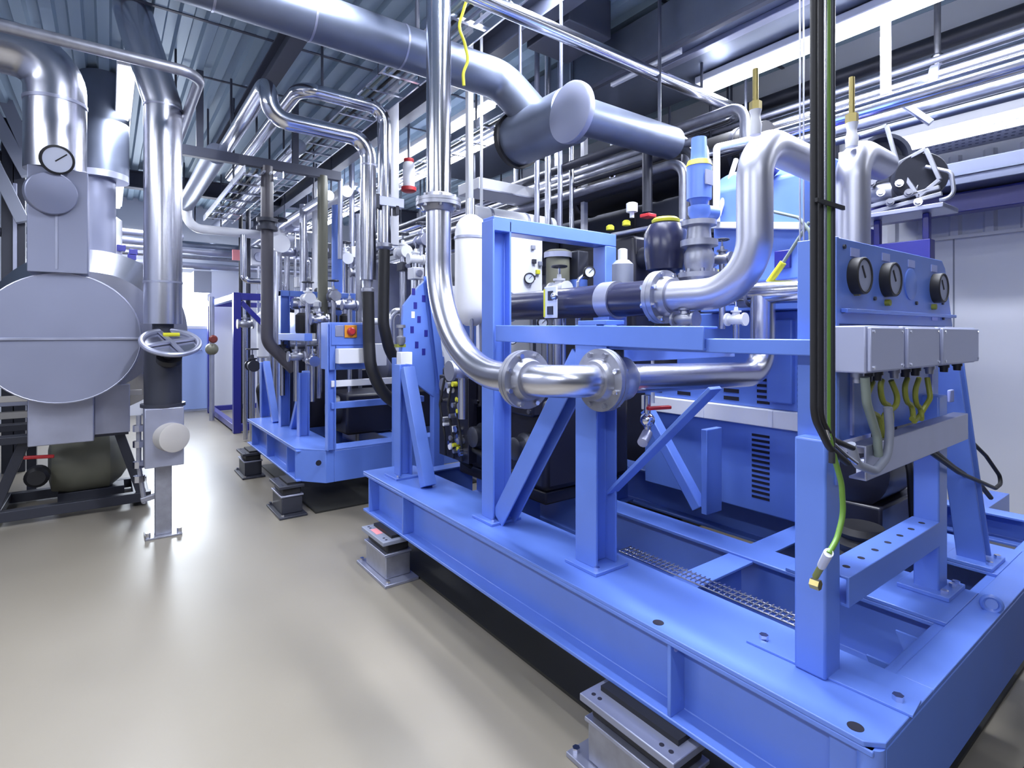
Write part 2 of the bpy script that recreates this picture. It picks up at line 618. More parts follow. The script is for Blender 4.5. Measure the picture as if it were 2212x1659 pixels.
# portal over the pipes: two posts and a top bar across the skid
MB().box(PX - .045, 2.13, 1.965, 2.055, 1.75, 1.815).build('top_bar', M_BLUE, sk, .004)
MB().box(2.05, 2.13, 1.965, 2.055, ZT, 1.75).build('post', M_BLUE, sk, .004)
# long rails
MB().channel((PX - .01, 1.955, 1.30), (PX - .01, .92, 1.285), .07, .07, .008).build('rail', M_BLUE, sk, .003)
MB().box(PX - .03, PX + .03, .615, 1.345, 1.245, 1.285).build('rail', M_BLUE, sk, .003)
MB().box(1.36, 2.14, 1.30, 1.36, 1.20, 1.26).build('rail', M_BLUE, sk, .003)
MB().box(PX - .04, PX + .05, 1.30, 1.44, 1.33, 1.345).build('saddle_plate', M_BLUE, sk, .002)
# posts that carry the instrument panel, cross bar with holes, leaning leg
p4 = MB().box(2.115, 2.195, .585, .655, ZT, 1.10).build('post', M_BLUE, sk, .005)
MB().box(2.08, 2.24, .55, .69, ZT, ZT + .014).build('foot_plate', M_BLUE, p4, .002)
for dx in (-.05, .03, .06):
    bolt(p4, (2.155 + dx, .568, ZT + .014), (0, 0, 1), .011, .012)
cb = MB().channel((PX + .055, .62, .665), (2.115, .62, .665), .075, .075, .007, up=(0, 0, 1)).build('cross_bar', M_BLUE, sk, .002)
for k in range(7):
    x = 1.52 + k * .09
    MB().cyl((x, .615, .7022), (x, .615, .7032), .009, 12).build('drilled_hole', M_HOLE, cb)
l5 = MB().channel((2.545, .60, ZT + .014), (2.43, .66, 1.28), .085, .07, .008, up=(1, 0, 0)).build('leaning_leg', M_BLUE, sk, .003)
MB().box(2.46, 2.63, .53, .67, ZT, ZT + .014).build('foot_plate', M_BLUE, l5, .002)
for dx in (-.05, .05):
    bolt(l5, (2.545 + dx, .545, ZT + .014), (0, 0, 1), .011, .012)
# lifting lug on the end beam corner
MB().torus(P(2142, 1305, Z=ZT + .02), (1, .3, 0), .022, .007, 20, 8).build('lifting_eye', M_BLUE, sk)
# upright plate in front of the enclosure
MB().box(2.19, 2.31, 1.47, 1.50, ZT, .86).build('upright_plate', M_BLUE, sk, .003)

# wire mesh cable tray along the inner edge
t = thing('wire_cable_tray', 'narrow silver wire mesh cable tray lying along the inner edge of the blue plate', 'cable tray', (1.6, 1.0, ZT))
for k in range(3):
    MB().tube([(1.555 + k * .028, .70, ZT + .006), (1.555 + k * .028, 1.42, ZT + .006)], .003, None, 8).build('long_wire', M_CHROME, t)
mb = MB()
for k in range(40):
    MB().tube([(1.552, .71 + k * .018, ZT + .012), (1.614, .71 + k * .018, ZT + .012)], .0022, None, 6).build('cross_wire', M_CHROME, t)


# isolators under the skid
def isolator(y0, y1, label, pink=False, x0=1.14, dark=False):
    x1 = x0 + .172
    t = thing('vibration_isolator', label, 'vibration isolator', ((x0 + x1) / 2, (y0 + y1) / 2, 0), 'isolators under the blue skids')
    MB().box(x0 - .01, x1 + .008, y0 - .05, y1 + .05, 0, .016).build('base_plate', M_DARK if dark else M_GALV, t, .003)
    bx = MB().box(x0 + .02, x1 - .01, y0 + .015, y1 - .015, .016, .135).build('spring_housing', M_DARK if dark else M_CAST, t, .006)
    MB().box(x0 + .012, x1 - .004, y0 + .008, y1 - .008, .135, .148).build('rim', M_GALV, t, .003)
    MB().box(x0 + .03, x1 - .018, y0 + .02, y1 - .02, .148, .196).build('rubber_pad', M_BLACK, t, .008)
    tp = MB().box(x0, x1, y0, y1, .196, .218).build('top_plate', M_DARK if dark else M_GREY if pink else M_CLAD, t, .003)
    for yy in (y0 + .03, y0 + .06, y1 - .03, y1 - .055):
        MB().cyl((x0 + .03, yy, .2175), (x0 + .03, yy, .2187), .007, 12).build('drilled_hole', M_HOLE, tp)
    MB().box(x0 + .06, x1 - .01, y0 + .03, y1 - .03, .218, .233).build('shim', M_BLACK, t)
    for yy in (y0 - .03, y1 + .03):
        bolt(t, (x0 + .015, yy, .016), (0, 0, 1), .012, .014)
    if pink:
        MB().box(x0 + .02, x0 + .055, y0 + .13, y0 + .22, .218, .2195).build('label', M_PINK, t)
    return t


isolator(.86, 1.20, 'wide grey isolator with pale drilled top plate under the near end of the blue skid')
isolator(2.66, 2.96, 'black topped isolator with a pink sticker under the far end of the front skid', True)

single(MB().box(1.72, 4.2, -1.6, .40, 0, .012), 'floor_dark_sheet', M_BLACK, 'black sheet added to darken the floor at the near end of the blue skid', 'shade sheet')  # added black sheet: darkens the floor corner and cuts its bounce
single(MB().box(1.325, 2.95, .52, 3.12, 0, .012), 'floor_shade_sheet', M_UNDERSHADE, 'dark flat sheet added as shade on the floor under the front skid', 'tray')  # added dark sheet, deepens the skid's shade on the floor
single(MB().box(1.20, 2.6, 4.0, 5.75, 0, .012), 'floor_shade_sheet', M_UNDERSHADE, 'dark flat sheet added as shade on the floor under the back skid', 'tray')  # same added shade sheet for the back skid
# thin floor conduits seen through the skid
for k, (x, lab) in enumerate(((1.72, 'thin silver conduit on the dark floor inside the skid, next to the plate'),
                              (1.80, 'thin silver conduit on the dark floor inside the skid, next to the inner beam'))):
    simple_pipe('floor_conduit', lab, [(x, .56, .024), (x, 2.3, .024)], .012, None, M_STEEL, 'floor conduits inside the skid', 'conduit', 10)

# ================================================================== PIPES OF THE FRONT SKID
# tall silver pipe with its long bend, flange pair and loop
VX, VY, ZP, YP = 1.128, 2.05, 1.145, 1.28
r1 = .053
t = thing('steel_riser', 'tall polished pipe dropping from the ceiling into a long bend before the blue frame', 'pipe', (VX, VY, 1.1))
MB().tube([(VX, VY, ZC), (VX, VY, 1.86)], r1 * .98, None, 32).build('upper_tube', M_CHROME, t)
MB().tube([(VX, VY, 1.845), (VX, VY, ZP), (VX, YP + .19, ZP)], r1, .46, 32, 20).build('long_bend', M_STEEL, t)
flange(t, (VX, VY, 1.852), (0, 0, 1), .095, .03, r1, nb=8)
flange(t, (VX, YP + .172, ZP), (0, 1, 0), .098, .036, r1, nb=8)
t = thing('steel_pipe_loop', 'short silver loop of pipe between two bolted flanges in front of the blue posts', 'pipe', (VX, YP, 1.05))
MB().tube([(VX, YP + .155, ZP), (VX, YP, ZP), (1.30, YP, ZP)], r1, .145, 32, 16).build('tube', M_STEEL, t)
flange(t, (1.318, YP, ZP), (1, 0, 0), .104, .034, r1, nb=8)
t = thing('steel_cross_pipe', 'silver pipe running from the bolted flange behind the blue rail and turning up', 'pipe', (1.8, YP, 1.1))
MB().tube([(1.345, YP, ZP), (2.26, 1.245, 1.125), (2.26, 1.245, 1.46)], r1 * .96, .11, 32, 12).build('tube', M_STEEL, t)
# shut-off valve body just behind the flange
vb = MB().lathe((1.36, YP, ZP), (1, 0, 0), [(0, .06), (.03, .075), (.06, .075), (.08, .06)], 28).build('valve_body', M_CAST, t)
MB().tube([(1.40, YP, ZP + .05), (1.40, YP, ZP + .12)], .018, None, 12).build('valve_stem', M_DARK, vb)
t2 = thing('drain_valve', 'small drain valve with dark red lever under the bolted flange', 'valve', (1.50, 1.22, .96))
MB().tube([(1.50, 1.24, ZP - .06), (1.50, 1.24, .95)], .012, None, 12).build('tube', M_STEEL, t2)
MB().ball((1.50, 1.24, 1.0), .026).build('valve_body', M_CHROME, t2)
MB().bar((1.47, 1.215, 1.045), (1.56, 1.19, 1.045), .018, .012).build('lever', M_RED, t2, .003)
MB().tube([(1.50, 1.24, .955), (1.45, 1.22, .93)], .018, None, 12).build('nozzle', M_GALV, t2)

# black pipe along the skid, its clamps and flange
BX, BZ = 1.60, 1.43
t = thing('black_pipe', 'thick glossy black pipe lying along the skid inside the blue portal frame', 'pipe', (BX, 1.8, 1.35))
MB().tube([(BX, 2.22, BZ), (BX, 1.275, BZ)], .066, None, 36).build('tube', M_BPIPE, t)
MB().lathe((BX, 2.19, BZ), (0, 1, 0), [(0, .068), (0, .076), (.03, .076), (.03, .068)], 32).build('end_ring', M_STEEL, t)
cl = MB().lathe((BX, 1.50, BZ), (0, 1, 0), [(-.035, .066), (-.035, .074), (.035, .074), (.035, .066)], 32).build('clamp', M_GALV, t)
MB().box(BX - .05, BX + .05, 1.47, 1.53, 1.29, 1.365).build('clamp_foot', M_BLUE, cl, .003)
# nameplate bracket with a yellow-green edge hanging over the black pipe
t = thing('pipe_bracket', 'small pale bracket with a yellow green edge clipped over the black pipe', 'bracket', (1.52, 1.78, 1.36))
MB().box(1.515, 1.523, 1.735, 1.815, 1.365, 1.50).build('plate', M_FACE, t, .002)
MB().box(1.513, 1.525, 1.807, 1.817, 1.37, 1.49).build('edge_strip', M_YEL, t)
MB().box(1.510, 1.515, 1.755, 1.79, 1.38, 1.415).build('window', M_DARK, t)
MB().box(1.510, 1.515, 1.755, 1.785, 1.44, 1.48).build('window', M_DARK, t)
MB().ball((1.50, 1.73, 1.455), .016).build('knob', M_CHROME, t)

# big silver swan-neck pipe from the black pipe's flange
t = thing('steel_swan_neck', 'thick matt silver pipe rising from the bolted flange beside the black pipe and arching back', 'pipe', (BX, 1.0, 1.4))
r2 = .053
MB().tube([(BX, 1.23, BZ), (BX, .907, BZ), (BX, .907, 1.90), (2.02, .907, 1.885)], r2, [.17, .125], 36, 18).build('tube', M_SATIN, t)
flange(t, (BX, 1.255, BZ), (0, 1, 0), .095, .04, r2, nb=8)
v = MB().lathe((BX - .025, .89, 1.90), (0, 0, 1), [(0, .016), (.03, .018), (.05, .014), (.06, .014), (.075, .018)], 16).build('vent_socket', M_WHITE, t)
MB().cyl((BX - .025, .89, 1.975), (BX - .025, .89, 2.0), .018, 6).build('vent_nut', M_BRASS, v)
MB().cyl((BX - .025, .89, 2.0), (BX - .025, .89, 2.10), .0085, 12).build('threaded_rod', M_BRASS, v)
t = thing('steel_swan_neck', 'thick matt silver pipe standing behind the dial panel and arching back', 'pipe', (2.07, .82, 1.4))
MB().tube([(2.05, .81, .9), (2.05, .81, 1.925), (2.30, .81, 1.92)], r2, .10, 36, 16).build('tube', M_SATIN, t)
v = MB().lathe((2.02, .80, 1.93), (0, 0, 1), [(0, .018), (.03, .02), (.05, .015), (.06, .015), (.08, .02)], 16).build('vent_socket', M_WHITE, t)
MB().cyl((2.02, .80, 2.01), (2.02, .80, 2.04), .02, 6).build('vent_nut', M_BRASS, v)
MB().cyl((2.02, .80, 2.04), (2.02, .80, 2.165), .009, 12).build('threaded_rod', M_BRASS, v)
# horizontal silver pipe that the cross pipe runs into
t = thing('steel_header', 'horizontal silver pipe in front of the upper blue housing', 'pipe', (2.3, 1.1, 1.4))
MB().tube([(2.26, 1.40, 1.475), (2.26, .95, 1.475)], .05, None, 28).build('tube', M_CHROME, t)
MB().lathe((2.26, 1.30, 1.475), (0, 1, 0), [(0, .05), (0, .062), (.05, .062), (.05, .05)], 28).build('collar', M_CAST, t)

# ================================================================== MACHINE ON THE FRONT SKID
# acoustic enclosure with louvre vents
EX = 2.42
en = thing('generator_enclosure', 'royal blue louvred enclosure behind the crossed braces, split by a white strip', 'machine enclosure', (2.7, 1.4, .45))
lo = MB().box(EX, 2.98, 1.115, 2.02, ZT, .875).build('lower_casing', M_BLUE, en, .006)
up = MB().box(EX, 2.98, 1.115, 2.02, .955, 1.40).build('upper_casing', M_BLUE, en, .006)
ws = MB().box(EX - .03, 2.98, 1.115, 2.02, .875, .955).build('white_strip', M_WHITE, en, .004)
for yy in (1.62, 1.27):
    MB().box(EX - .034, EX - .029, yy, yy + .02, .878, .952).build('strip_clip', M_PANEL, ws, .001)
MB().box(EX - .03, EX + .01, 1.185, 1.30, .99, 1.36).build('smooth_panel', M_BLUE, up, .006)


def louvres(parent, y0, y1, z0, z1, n, x=EX):
    """a column of pressed vent slots on the face towards the aisle"""
    for k in range(n):
        z = z0 + (z1 - z0) * (k + .5) / n
        h = (z1 - z0) / n
        mb = MB()
        mb.prism([(x + .004, y0, z - h * .3), (x - .0015, y0, z - h * .3), (x - .0015, y0, z + h * .2), (x + .004, y0, z + h * .2)], (0, y1 - y0, 0))
        mb.build('louvre_slot', M_HOLE, parent)


louvres(lo, 1.30, 1.385, .53, .84, 13)
louvres(lo, 1.13, 1.185, .53, .84, 13)
louvres(up, 1.125, 1.175, .97, 1.16, 8)
louvres(up, 1.30, 1.36, .97, 1.10, 5)
louvres(up, 1.45, 1.53, .97, 1.08, 3)
louvres(up, 1.72, 1.80, .97, 1.08, 3)
louvres(up, 1.90, 1.97, .97, 1.08, 3)

hs = thing('compressor_housing', 'bright blue upper machine housing with rounded shoulders between the two swan neck pipes', 'machine housing', (2.6, 1.2, 1.4))
mb = MB()
pz = [(2.36, 1.53), (2.36, 1.98), (2.42, 2.06), (2.5, 2.10), (2.72, 2.10), (2.78, 2.05), (2.78, 1.53)]
mb.prism([(x, 1.12, z) for x, z in pz], (0, .43, 0))
h0 = mb.build('casing', M_BLUE, hs, .01)
MB().bar((2.352, 1.32, 1.94), (2.352, 1.23, 2.02), .012, .03, up=(1, 0, 0)).build('lifting_slot', M_NAVY, h0)
MB().bar((2.34, 1.54, 1.82), (2.34, 1.12, 1.75), .03, .03).build('cover_rail', M_WHITE, hs, .003)
MB().box(2.345, 2.36, 1.30, 1.37, 1.62, 1.69).build('access_cover', M_NAVY, h0, .004)
MB().box(2.345, 2.36, 1.17, 1.24, 1.58, 1.66).build('access_cover', M_NAVY, h0, .004)
MB().box(2.33, 2.82, 1.12, 1.6, 1.402, 1.53).build('foot_plate', M_BLUE, hs, .004)
simple_pipe('yellow_lever', 'thin rod with a yellow grip slanting over the bright blue housing',
            [P(1748, 480, X=2.25), P(1690, 570, X=2.25)], .007, None, M_CGREY, None, 'lever', 10)
o = bpy.data.objects['yellow_lever']
MB().tube([P(1692, 567, X=2.25), P(1660, 612, X=2.25)], .014, None, 12).build('grip', M_YEL, o)
simple_pipe('instrument_line', 'thin grey instrument tube bending over the bright blue housing',
            [P(1660, 455, X=2.24), P(1725, 470, X=2.24), P(1750, 500, X=2.24), P(1755, 600, X=2.24)], .007, .03, M_CGREY, None, 'tube', 10)

# black engine block low in the frame
eg = thing('gas_engine', 'black engine block in the shade behind the blue posts', 'engine', (1.98, 2.2, .5))
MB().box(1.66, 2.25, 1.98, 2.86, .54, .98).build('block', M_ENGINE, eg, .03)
for k in range(4):
    y = 2.10 + k * .225
    h = MB().box(1.60, 1.80, y - .095, y + .095, .90, 1.10).build('cylinder_head', M_ENGINE, eg, .015)
    MB().cyl((1.60, y, 1.02), (1.575, y, 1.02), .05, 20).build('rocker_cap', M_DARK, h)
    bolt(h, (1.60, y - .08, .93), (-1, 0, 0), .012, .012)
    bolt(h, (1.60, y + .08, .93), (-1, 0, 0), .012, .012)
MB().box(1.68, 2.2, 2.0, 2.8, .475, .54).build('oil_pan', M_ENGINE, eg, .01)
for k, y in enumerate((2.08, 2.45)):
    MB().lathe((1.64, y, .75), (-1, 0, 0), [(0, .07), (.03, .07), (.05, .055), (.09, .055), (.1, .04)], 20).build('oil_filter', M_DARK, eg)
MB().tube([(1.62, 2.02, .66), (1.58, 2.15, .62), (1.58, 2.5, .68), (1.64, 2.75, .7)], .016, .08, 12).build('oil_hose', M_BLACK, eg)
MB().tube([(1.60, 2.76, .94), (1.57, 2.7, .80), (1.57, 2.62, .60), (1.64, 2.6, .55)], .014, .06, 12).build('oil_hose', M_BLACK, eg)
# wiring panel with small labels by the far post
wp = thing('wiring_board', 'dark wiring board dotted with small yellow and silver fittings beside the far brace', 'wiring board', (1.53, 2.66, .6))
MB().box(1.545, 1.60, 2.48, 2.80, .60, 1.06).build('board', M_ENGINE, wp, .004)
for k in range(30):
    y, z = 2.50 + random.random() * .26, .63 + random.random() * .4
    m = random.choice([M_YEL, M_CHROME, M_CHROME, M_WHITE, M_CAST])
    s = .010 + random.random() * .008
    MB().cyl((1.546, y, z), (1.52 - random.random() * .02, y, z), s, 10).build('terminal', m, wp)
for k in range(3):
    y = 2.53 + k * .09
    MB().tube([(1.53, y, 1.05), (1.51, y + .02, .9), (1.52, y - .02, .72), (1.535, y, .61)], .007, .05, 8).build('lead', M_BLACK, wp)

# vessels and instruments over the engine
c = P(1018, 590, Y=2.48)
t = thing('receiver_vessel', 'white capsule shaped vessel standing behind the long pipe bend', 'pressure vessel', (c.x, c.y, 1.3))
MB().lathe((c.x, c.y, 1.34), (0, 0, 1), [(0, .03), (.02, .06), (.05, .08), (.09, .088), (.50, .088), (.54, .08), (.57, .06), (.59, .03), (.60, .0)], 32).build('shell', M_WHITE, t)
MB().lathe((c.x, c.y, 1.80), (0, 0, 1), [(0, .088), (0, .092), (.014, .092), (.014, .088)], 32).build('band', M_GALV, t)
MB().tube([(c.x, c.y, 1.92), (c.x, c.y, 2.02)], .02, None, 14).build('top_nozzle', M_STEEL, t)
for a in range(3):
    q = 2 * math.pi * a / 3
    MB().tube([(c.x + .06 * math.cos(q), c.y + .06 * math.sin(q), 1.40), (c.x + .07 * math.cos(q), c.y + .07 * math.sin(q), 1.06)], .011, None, 10).build('leg', M_STEEL, t)
a, b = P(1094, 645, Y=2.36), P(1166, 512, Y=2.36)
t = thing('control_cabinet', 'white control cabinet with small switches seen through the blue portal frame', 'cabinet', ((a.x + b.x) / 2, 2.45, a.z))
MB().box(a.x, b.x + .02, 2.36, 2.60, a.z, b.z).build('body', M_WHITE, t, .004)
dr = MB().box(a.x + .01, b.x + .01, 2.35, 2.36, a.z + .01, b.z - .03).build('door', M_WHITE, t, .003)
for px, py, m in ((1150, 535, M_CAST), (1152, 565, M_DARK), (1165, 570, M_GREY), (1160, 588, M_YEL), (1150, 600, M_DARK)):
    q = P(px, py, Y=2.35)
    MB().box(q.x - .012, q.x + .012, 2.335, 2.35, q.z - .012, q.z + .012).build('switch', m, dr, .002)
c = P(1205, 565, Y=2.3)
t = thing('filter_canister', 'grey green ribbed filter canister inside the blue portal frame', 'filter', (c.x, c.y, 1.5))
MB().lathe((c.x, c.y, 1.53), (0, 0, 1), [(0, .05), (.02, .066), (.19, .066), (.19, .074), (.225, .074), (.235, .05)], 28).build('body', M_OLIVE, t)
MB().lathe((c.x, c.y, 1.72), (0, 0, 1), [(0, .07), (0, .078), (.03, .078), (.03, .07)], 28).build('lid', M_GALV, t)
MB().tube([(c.x, c.y, 1.53), (c.x, c.y, 1.06)], .03, None, 16).build('stand', M_STEEL, t)
c = P(1250, 560, Y=2.25)
t = thing('actuator', 'black actuator box with blue collar beside the grey canister', 'actuator', (c.x, c.y, 1.5))
MB().box(c.x - .04, c.x + .04, c.y - .04, c.y + .04, 1.60, 1.76).build('body', M_DARK, t, .006)
MB().lathe((c.x, c.y, 1.55), (0, 0, 1), [(0, .03), (0, .05), (.05, .05), (.05, .03)], 20).build('collar', M_BLUE, t)
MB().tube([(c.x, c.y, 1.55), (c.x, c.y, 1.07)], .02, None, 14).build('stem', M_STEEL, t)


def valve(px, py, Y, s, label, m=None, wheel=True, wm=None, axis=(0, 1, 0), group='small valves among the pipework', drop=0.0):
    """globe valve: body with two end flanges, bonnet, stem, handwheel"""
    m = m or M_CAST
    c = P(px, py, Y=Y)
    t = thing('globe_valve', label, 'valve', (c.x, c.y, c.z - s), group)
    ax = V(axis)
    mb = MB()
    mb.lathe(c - ax * s * 1.5, ax, [(0, s * .55), (0, s * .95), (s * .3, s * .95), (s * .3, s * .5), (s * .8, s * .72), (s * 1.5, s * .85), (s * 2.2, s * .72),
                                    (s * 2.7, s * .5), (s * 2.7, s * .95), (s * 3, s * .95), (s * 3, s * .55)], 20)
    mb.build('body', m, t)
    MB().lathe(c + V((0, 0, s * .55)), (0, 0, 1), [(0, s * .6), (s * .5, s * .5), (s * .5, s * .75), (s * .75, s * .75), (s * .75, s * .3), (s * 1.3, s * .25)], 16).build('bonnet', m, t)
    MB().cyl(c + V((0, 0, s * 1.8)), c + V((0, 0, s * 2.9)), s * .13, 10).build('stem', M_CHROME, t)
    if wheel:
        hw = MB().torus(c + V((0, 0, s * 2.8)), (0, 0, 1), s * .9, s * .13, 24, 8).build('handwheel', wm or M_DARK, t)
        for k in range(3):
            q = 2 * math.pi * k / 3
            MB().bar(c + V((0, 0, s * 2.8)), c + V((s * .9 * math.cos(q), s * .9 * math.sin(q), s * 2.8)), s * .14, s * .14).build('spoke', wm or M_DARK, hw)
    if drop:
        MB().tube([c - V((0, 0, s * .6)), c - V((0, 0, drop))], s * .45, None, 14).build('stub_pipe', M_STEEL, t)
    return t


valve(1208, 625, 2.12, .042, 'white bodied valve on the black pipe behind the yellow edged bracket', M_WHITE, drop=.12)
# black filter group at the portal's far side, yellow tagged header over it
c = P(1438, 535, Y=1.55)
t = thing('air_filter', 'large black filter housing under the yellow tagged header pipe', 'filter', (c.x, c.y, 1.5))
MB().lathe((c.x, c.y, c.z - .13), (0, 0, 1), [(0, .04), (.03, .085), (.10, .095), (.19, .095), (.23, .075), (.25, .03)], 32).build('housing', M_BPIPE, t)
MB().tube([(c.x, c.y, c.z - .13), (c.x, c.y, 1.06)], .05, None, 18).build('neck', M_BLACK, t)
MB().lathe((c.x, c.y, c.z + .11), (0, 0, 1), [(0, .06), (.012, .062), (.022, .05)], 24).build('yellow_ring', M_YEL, t)
c = P(1345, 590, Y=1.75)
t = thing('oil_separator', 'small dark separator bottle with a white cap beyond the portal frame', 'separator', (c.x, c.y, 1.5))
MB().lathe((c.x, c.y, c.z - .08), (0, 0, 1), [(0, .02), (.01, .05), (.12, .05), (.14, .03)], 24).build('body', M_GREY, t)
MB().lathe((c.x, c.y, c.z + .06), (0, 0, 1), [(0, .022), (.05, .022), (.055, .012)], 16).build('cap', M_WHITE, t)
MB().tube([(c.x, c.y, c.z - .08), (c.x, c.y, 1.06)], .02, None, 12).build('stem', M_STEEL, t)
c = P(1370, 560, Y=2.0)
t = thing('engine_air_box', 'black air box behind the dark separator bottle', 'air box', (c.x, c.y, 1.3))
MB().box(c.x - .06, c.x + .22, c.y - .05, c.y + .22, 1.06, c.z + .12).build('body', M_ENGINE, t, .02)
MB().lathe((c.x + .02, c.y - .05, c.z), (0, -1, 0), [(0, .06), (.05, .06), (.05, .045), (.08, .045)], 20).build('inlet', M_DARK, t)
t = thing('tagged_header', 'slim pipe with yellow tags over the black filter housing', 'pipe', P(1330, 508, Y=2.1))
MB().tube([P(1322, 508, Y=2.1), P(1478, 478, X=P(1322, 508, Y=2.1).x)], .012, None, 14).build('tube', M_GALV, t)
for px, py in ((1318, 497), (1353, 487), (1437, 484)):
    q = P(px, py, X=P(1322, 508, Y=2.1).x)
    MB().lathe(q, (0, 0, 1), [(0, .022), (.02, .022), (.028, .012)], 16).build('yellow_tag', M_YEL, t)
q = P(1365, 450, X=P(1322, 508, Y=2.1).x)
MB().lathe(q - V((0, 0, .05)), (0, 0, 1), [(0, .012), (.03, .012), (.03, .03), (.075, .03), (.08, .02)], 16).build('sensor_cap', M_WHITE, t)
q = P(1400, 466, X=P(1322, 508, Y=2.1).x)
MB().box(q.x - .03, q.x + .03, q.y - .03, q.y + .03, q.z - .01, q.z + .008).build('red_cap', M_RED, t, .003)

# blue spring safety valve on its silver valve stack
c = P(1510, 470, Y=1.36)
t = thing('safety_valve', 'tall blue spring safety valve with a yellow band on top of silver valve bodies', 'safety valve', (c.x, c.y, 1.5))
zb = P(1510, 478, Y=1.36).z
MB().lathe((c.x, c.y, zb), (0, 0, 1), [(0, .028), (.03, .045), (.06, .045), (.065, .032), (.09, .04), (.09, .05), (.23, .05), (.24, .036), (.27, .033), (.345, .03), (.35, .015)], 28).build('spring_housing', M_BLUE, t)
MB().lathe((c.x, c.y, zb + .227), (0, 0, 1), [(0, .049), (0, .052), (.022, .045), (.022, .04)], 28).build('yellow_band', M_YEL, t)
MB().tube([(c.x, c.y, zb + .04), (c.x + .085, c.y - .02, zb + .04)], .03, None, 20).build('outlet', M_BLUE, t)
MB().box(c.x - .03, c.x + .018, c.y - .054, c.y - .048, zb + .14, zb + .20).build('name_plate', M_GALV, t)
sb = MB().lathe((c.x, c.y, 1.50), (0, 0, 1), [(0, .05), (.03, .085), (.05, .085), (.05, .05), (.09, .06), (.13, .06), (.16, .045), (.16, .075), (.185, .075), (.185, .05), (zb - 1.52, .045), (zb - 1.52, .07), (zb - 1.50, .07)], 24).build('valve_stack', M_CAST, t)
for k in range(8):
    q = 2 * math.pi * k / 8
    bolt(sb, (c.x + .07 * math.cos(q), c.y + .07 * math.sin(q), 1.55), (0, 0, 1), .009, .014)
MB().tube([(c.x, c.y, 1.52), (c.x, c.y, 1.42), (BX + .0, 1.34, 1.42)], .03, .05, 16).build('branch_pipe', M_STEEL, t)
t = thing('white_handrail', 'white square bracket frame beside the blue safety valve', 'bracket', P(1545, 480, Y=1.5))
MB().tube([P(1548, 480, Y=1.5), P(1548, 318, Y=1.5), P(1625, 300, Y=1.5)], .016, .02, 12).build('frame', M_WHITE, t)
MB().tube([P(1552, 465, Y=1.5), P(1590, 345, Y=1.5)], .012, None, 12).build('brace', M_WHITE, t)
t = thing('silver_manifold', 'silver manifold pipe behind the blue safety valve', 'pipe', P(1470, 485, Y=1.7))
MB().tube([P(1462, 486, Y=1.7), P(1600, 484, Y=1.7)], .022, None, 16).build('tube', M_WHITE, t)
for px in (1475, 1560):
    q = P(px, 486, Y=1.7)
    MB().tube([q, q - V((0, 0, .5))], .022, None, 14).build('leg', M_STEEL, t)
valve(1560, 560, 1.35, .03, 'silver valve between the safety valve stack and the thick swan neck pipe', drop=.3)
valve(1000, 800, 2.42, .055, 'blocky silver valve below the long pipe bend', M_GALV, wheel=False, drop=.25, axis=(1, 0, 0))
valve(975, 830, 2.75, .04, 'grey valve beside the far blue brace, lower of the two under the long bend', M_CAST, drop=.25, axis=(1, 0, 0))
valve(1480, 690, 1.15, .03, 'small dark valve under the bolted flange of the thick swan neck pipe', drop=.1)
valve(1590, 690, 1.25, .028, 'small white valve beside the turned up end of the cross pipe', M_WHITE, drop=.12)

# ================================================================== INSTRUMENT PANEL AND BOXES (near end of the skid)
PY = .60
ip = thing('dial_panel', 'royal blue instrument panel with a row of round black rimmed openings', 'instrument panel', (1.85, PY, 1.2))
a, b, c_, d_, e_ = P(1808, 512, Y=PY), P(2035, 563, Y=PY), P(2042, 580, Y=PY), P(2058, 706, Y=PY), P(1812, 700, Y=PY)
face = MB().prism([a, b, c_, d_, e_], (0, .012, 0)).build('face_plate', M_BLUE, ip, .002)
a2, e2 = P(1808, 512, Y=PY), P(1812, 940, Y=PY)
MB().box(a.x - .012, a.x + .004, PY - .004, PY + .09, .93, a.z).build('side_flange', M_BLUE, ip, .002)
MB().box(a.x, 2.27, PY + .012, PY + .09, 1.31, 1.325).build('shelf', M_BLUE, ip, .002)
q0, q1 = P(1816, 668, Y=PY), P(2054, 690, Y=PY)
MB().box(q0.x, q1.x, PY - .016, PY, q0.z - .008, q0.z + .002).build('ledge', M_BLUE, ip, .002)
for px, py, r, dark in ((1846, 597, .047, 1), (1913, 605, .047, 1), (1966, 614, .047, 0), (2019, 623, .047, 1)):
    c = P(px, py, Y=PY)
    if dark:
        g = MB().lathe(c, (0, -1, 0), [(0, r * .75), (0, r), (.024, r), (.026, r * .96), (.026, r * .88), (.021, r * .86)], 36).build('dial_rim', M_BLACK, ip)
        MB().lathe(c + V((0, -.0205, 0)), (0, -1, 0), [(0, r * .87), (.002, r * .87)], 32).build('dial', M_DIAL, g)
        MB().bar(c + V((r * .1, -.0235, -r * .1)), c + V((-r * .3, -.0235, r * .5)), r * .12, .002, up=(0, 1, 0)).build('needle', M_BLACK, g)
    else:
        MB().lathe(c, (0, -1, 0), [(0, r), (.003, r), (.004, r * .96), (.004, r * .2)], 36).build('blank_cover', M_BLUE, ip, .0)
for px, py in ((1846, 546), (1913, 556), (1968, 570), (2017, 580), (2018, 685)):
    c = P(px, py, Y=PY)
    MB().box(c.x - .026, c.x + .026, PY - .002, PY, c.z - .011, c.z + .011).build('label_plate', M_LABEL, ip)
for px, py in ((1846, 632), (1913, 654), (2013, 663)):
    c = P(px, py, Y=PY)
    MB().cyl(c, c + V((0, -.012, 0)), .009, 14).build('indicator', M_YG if py > 640 else M_BRASS, ip)
for px, py in ((1822, 533), (1888, 645), (1978, 655), (2035, 655), (1820, 672), (2036, 688)):
    bolt(ip, P(px, py, Y=PY), (0, -1, 0), .006, .005, M_DARK)
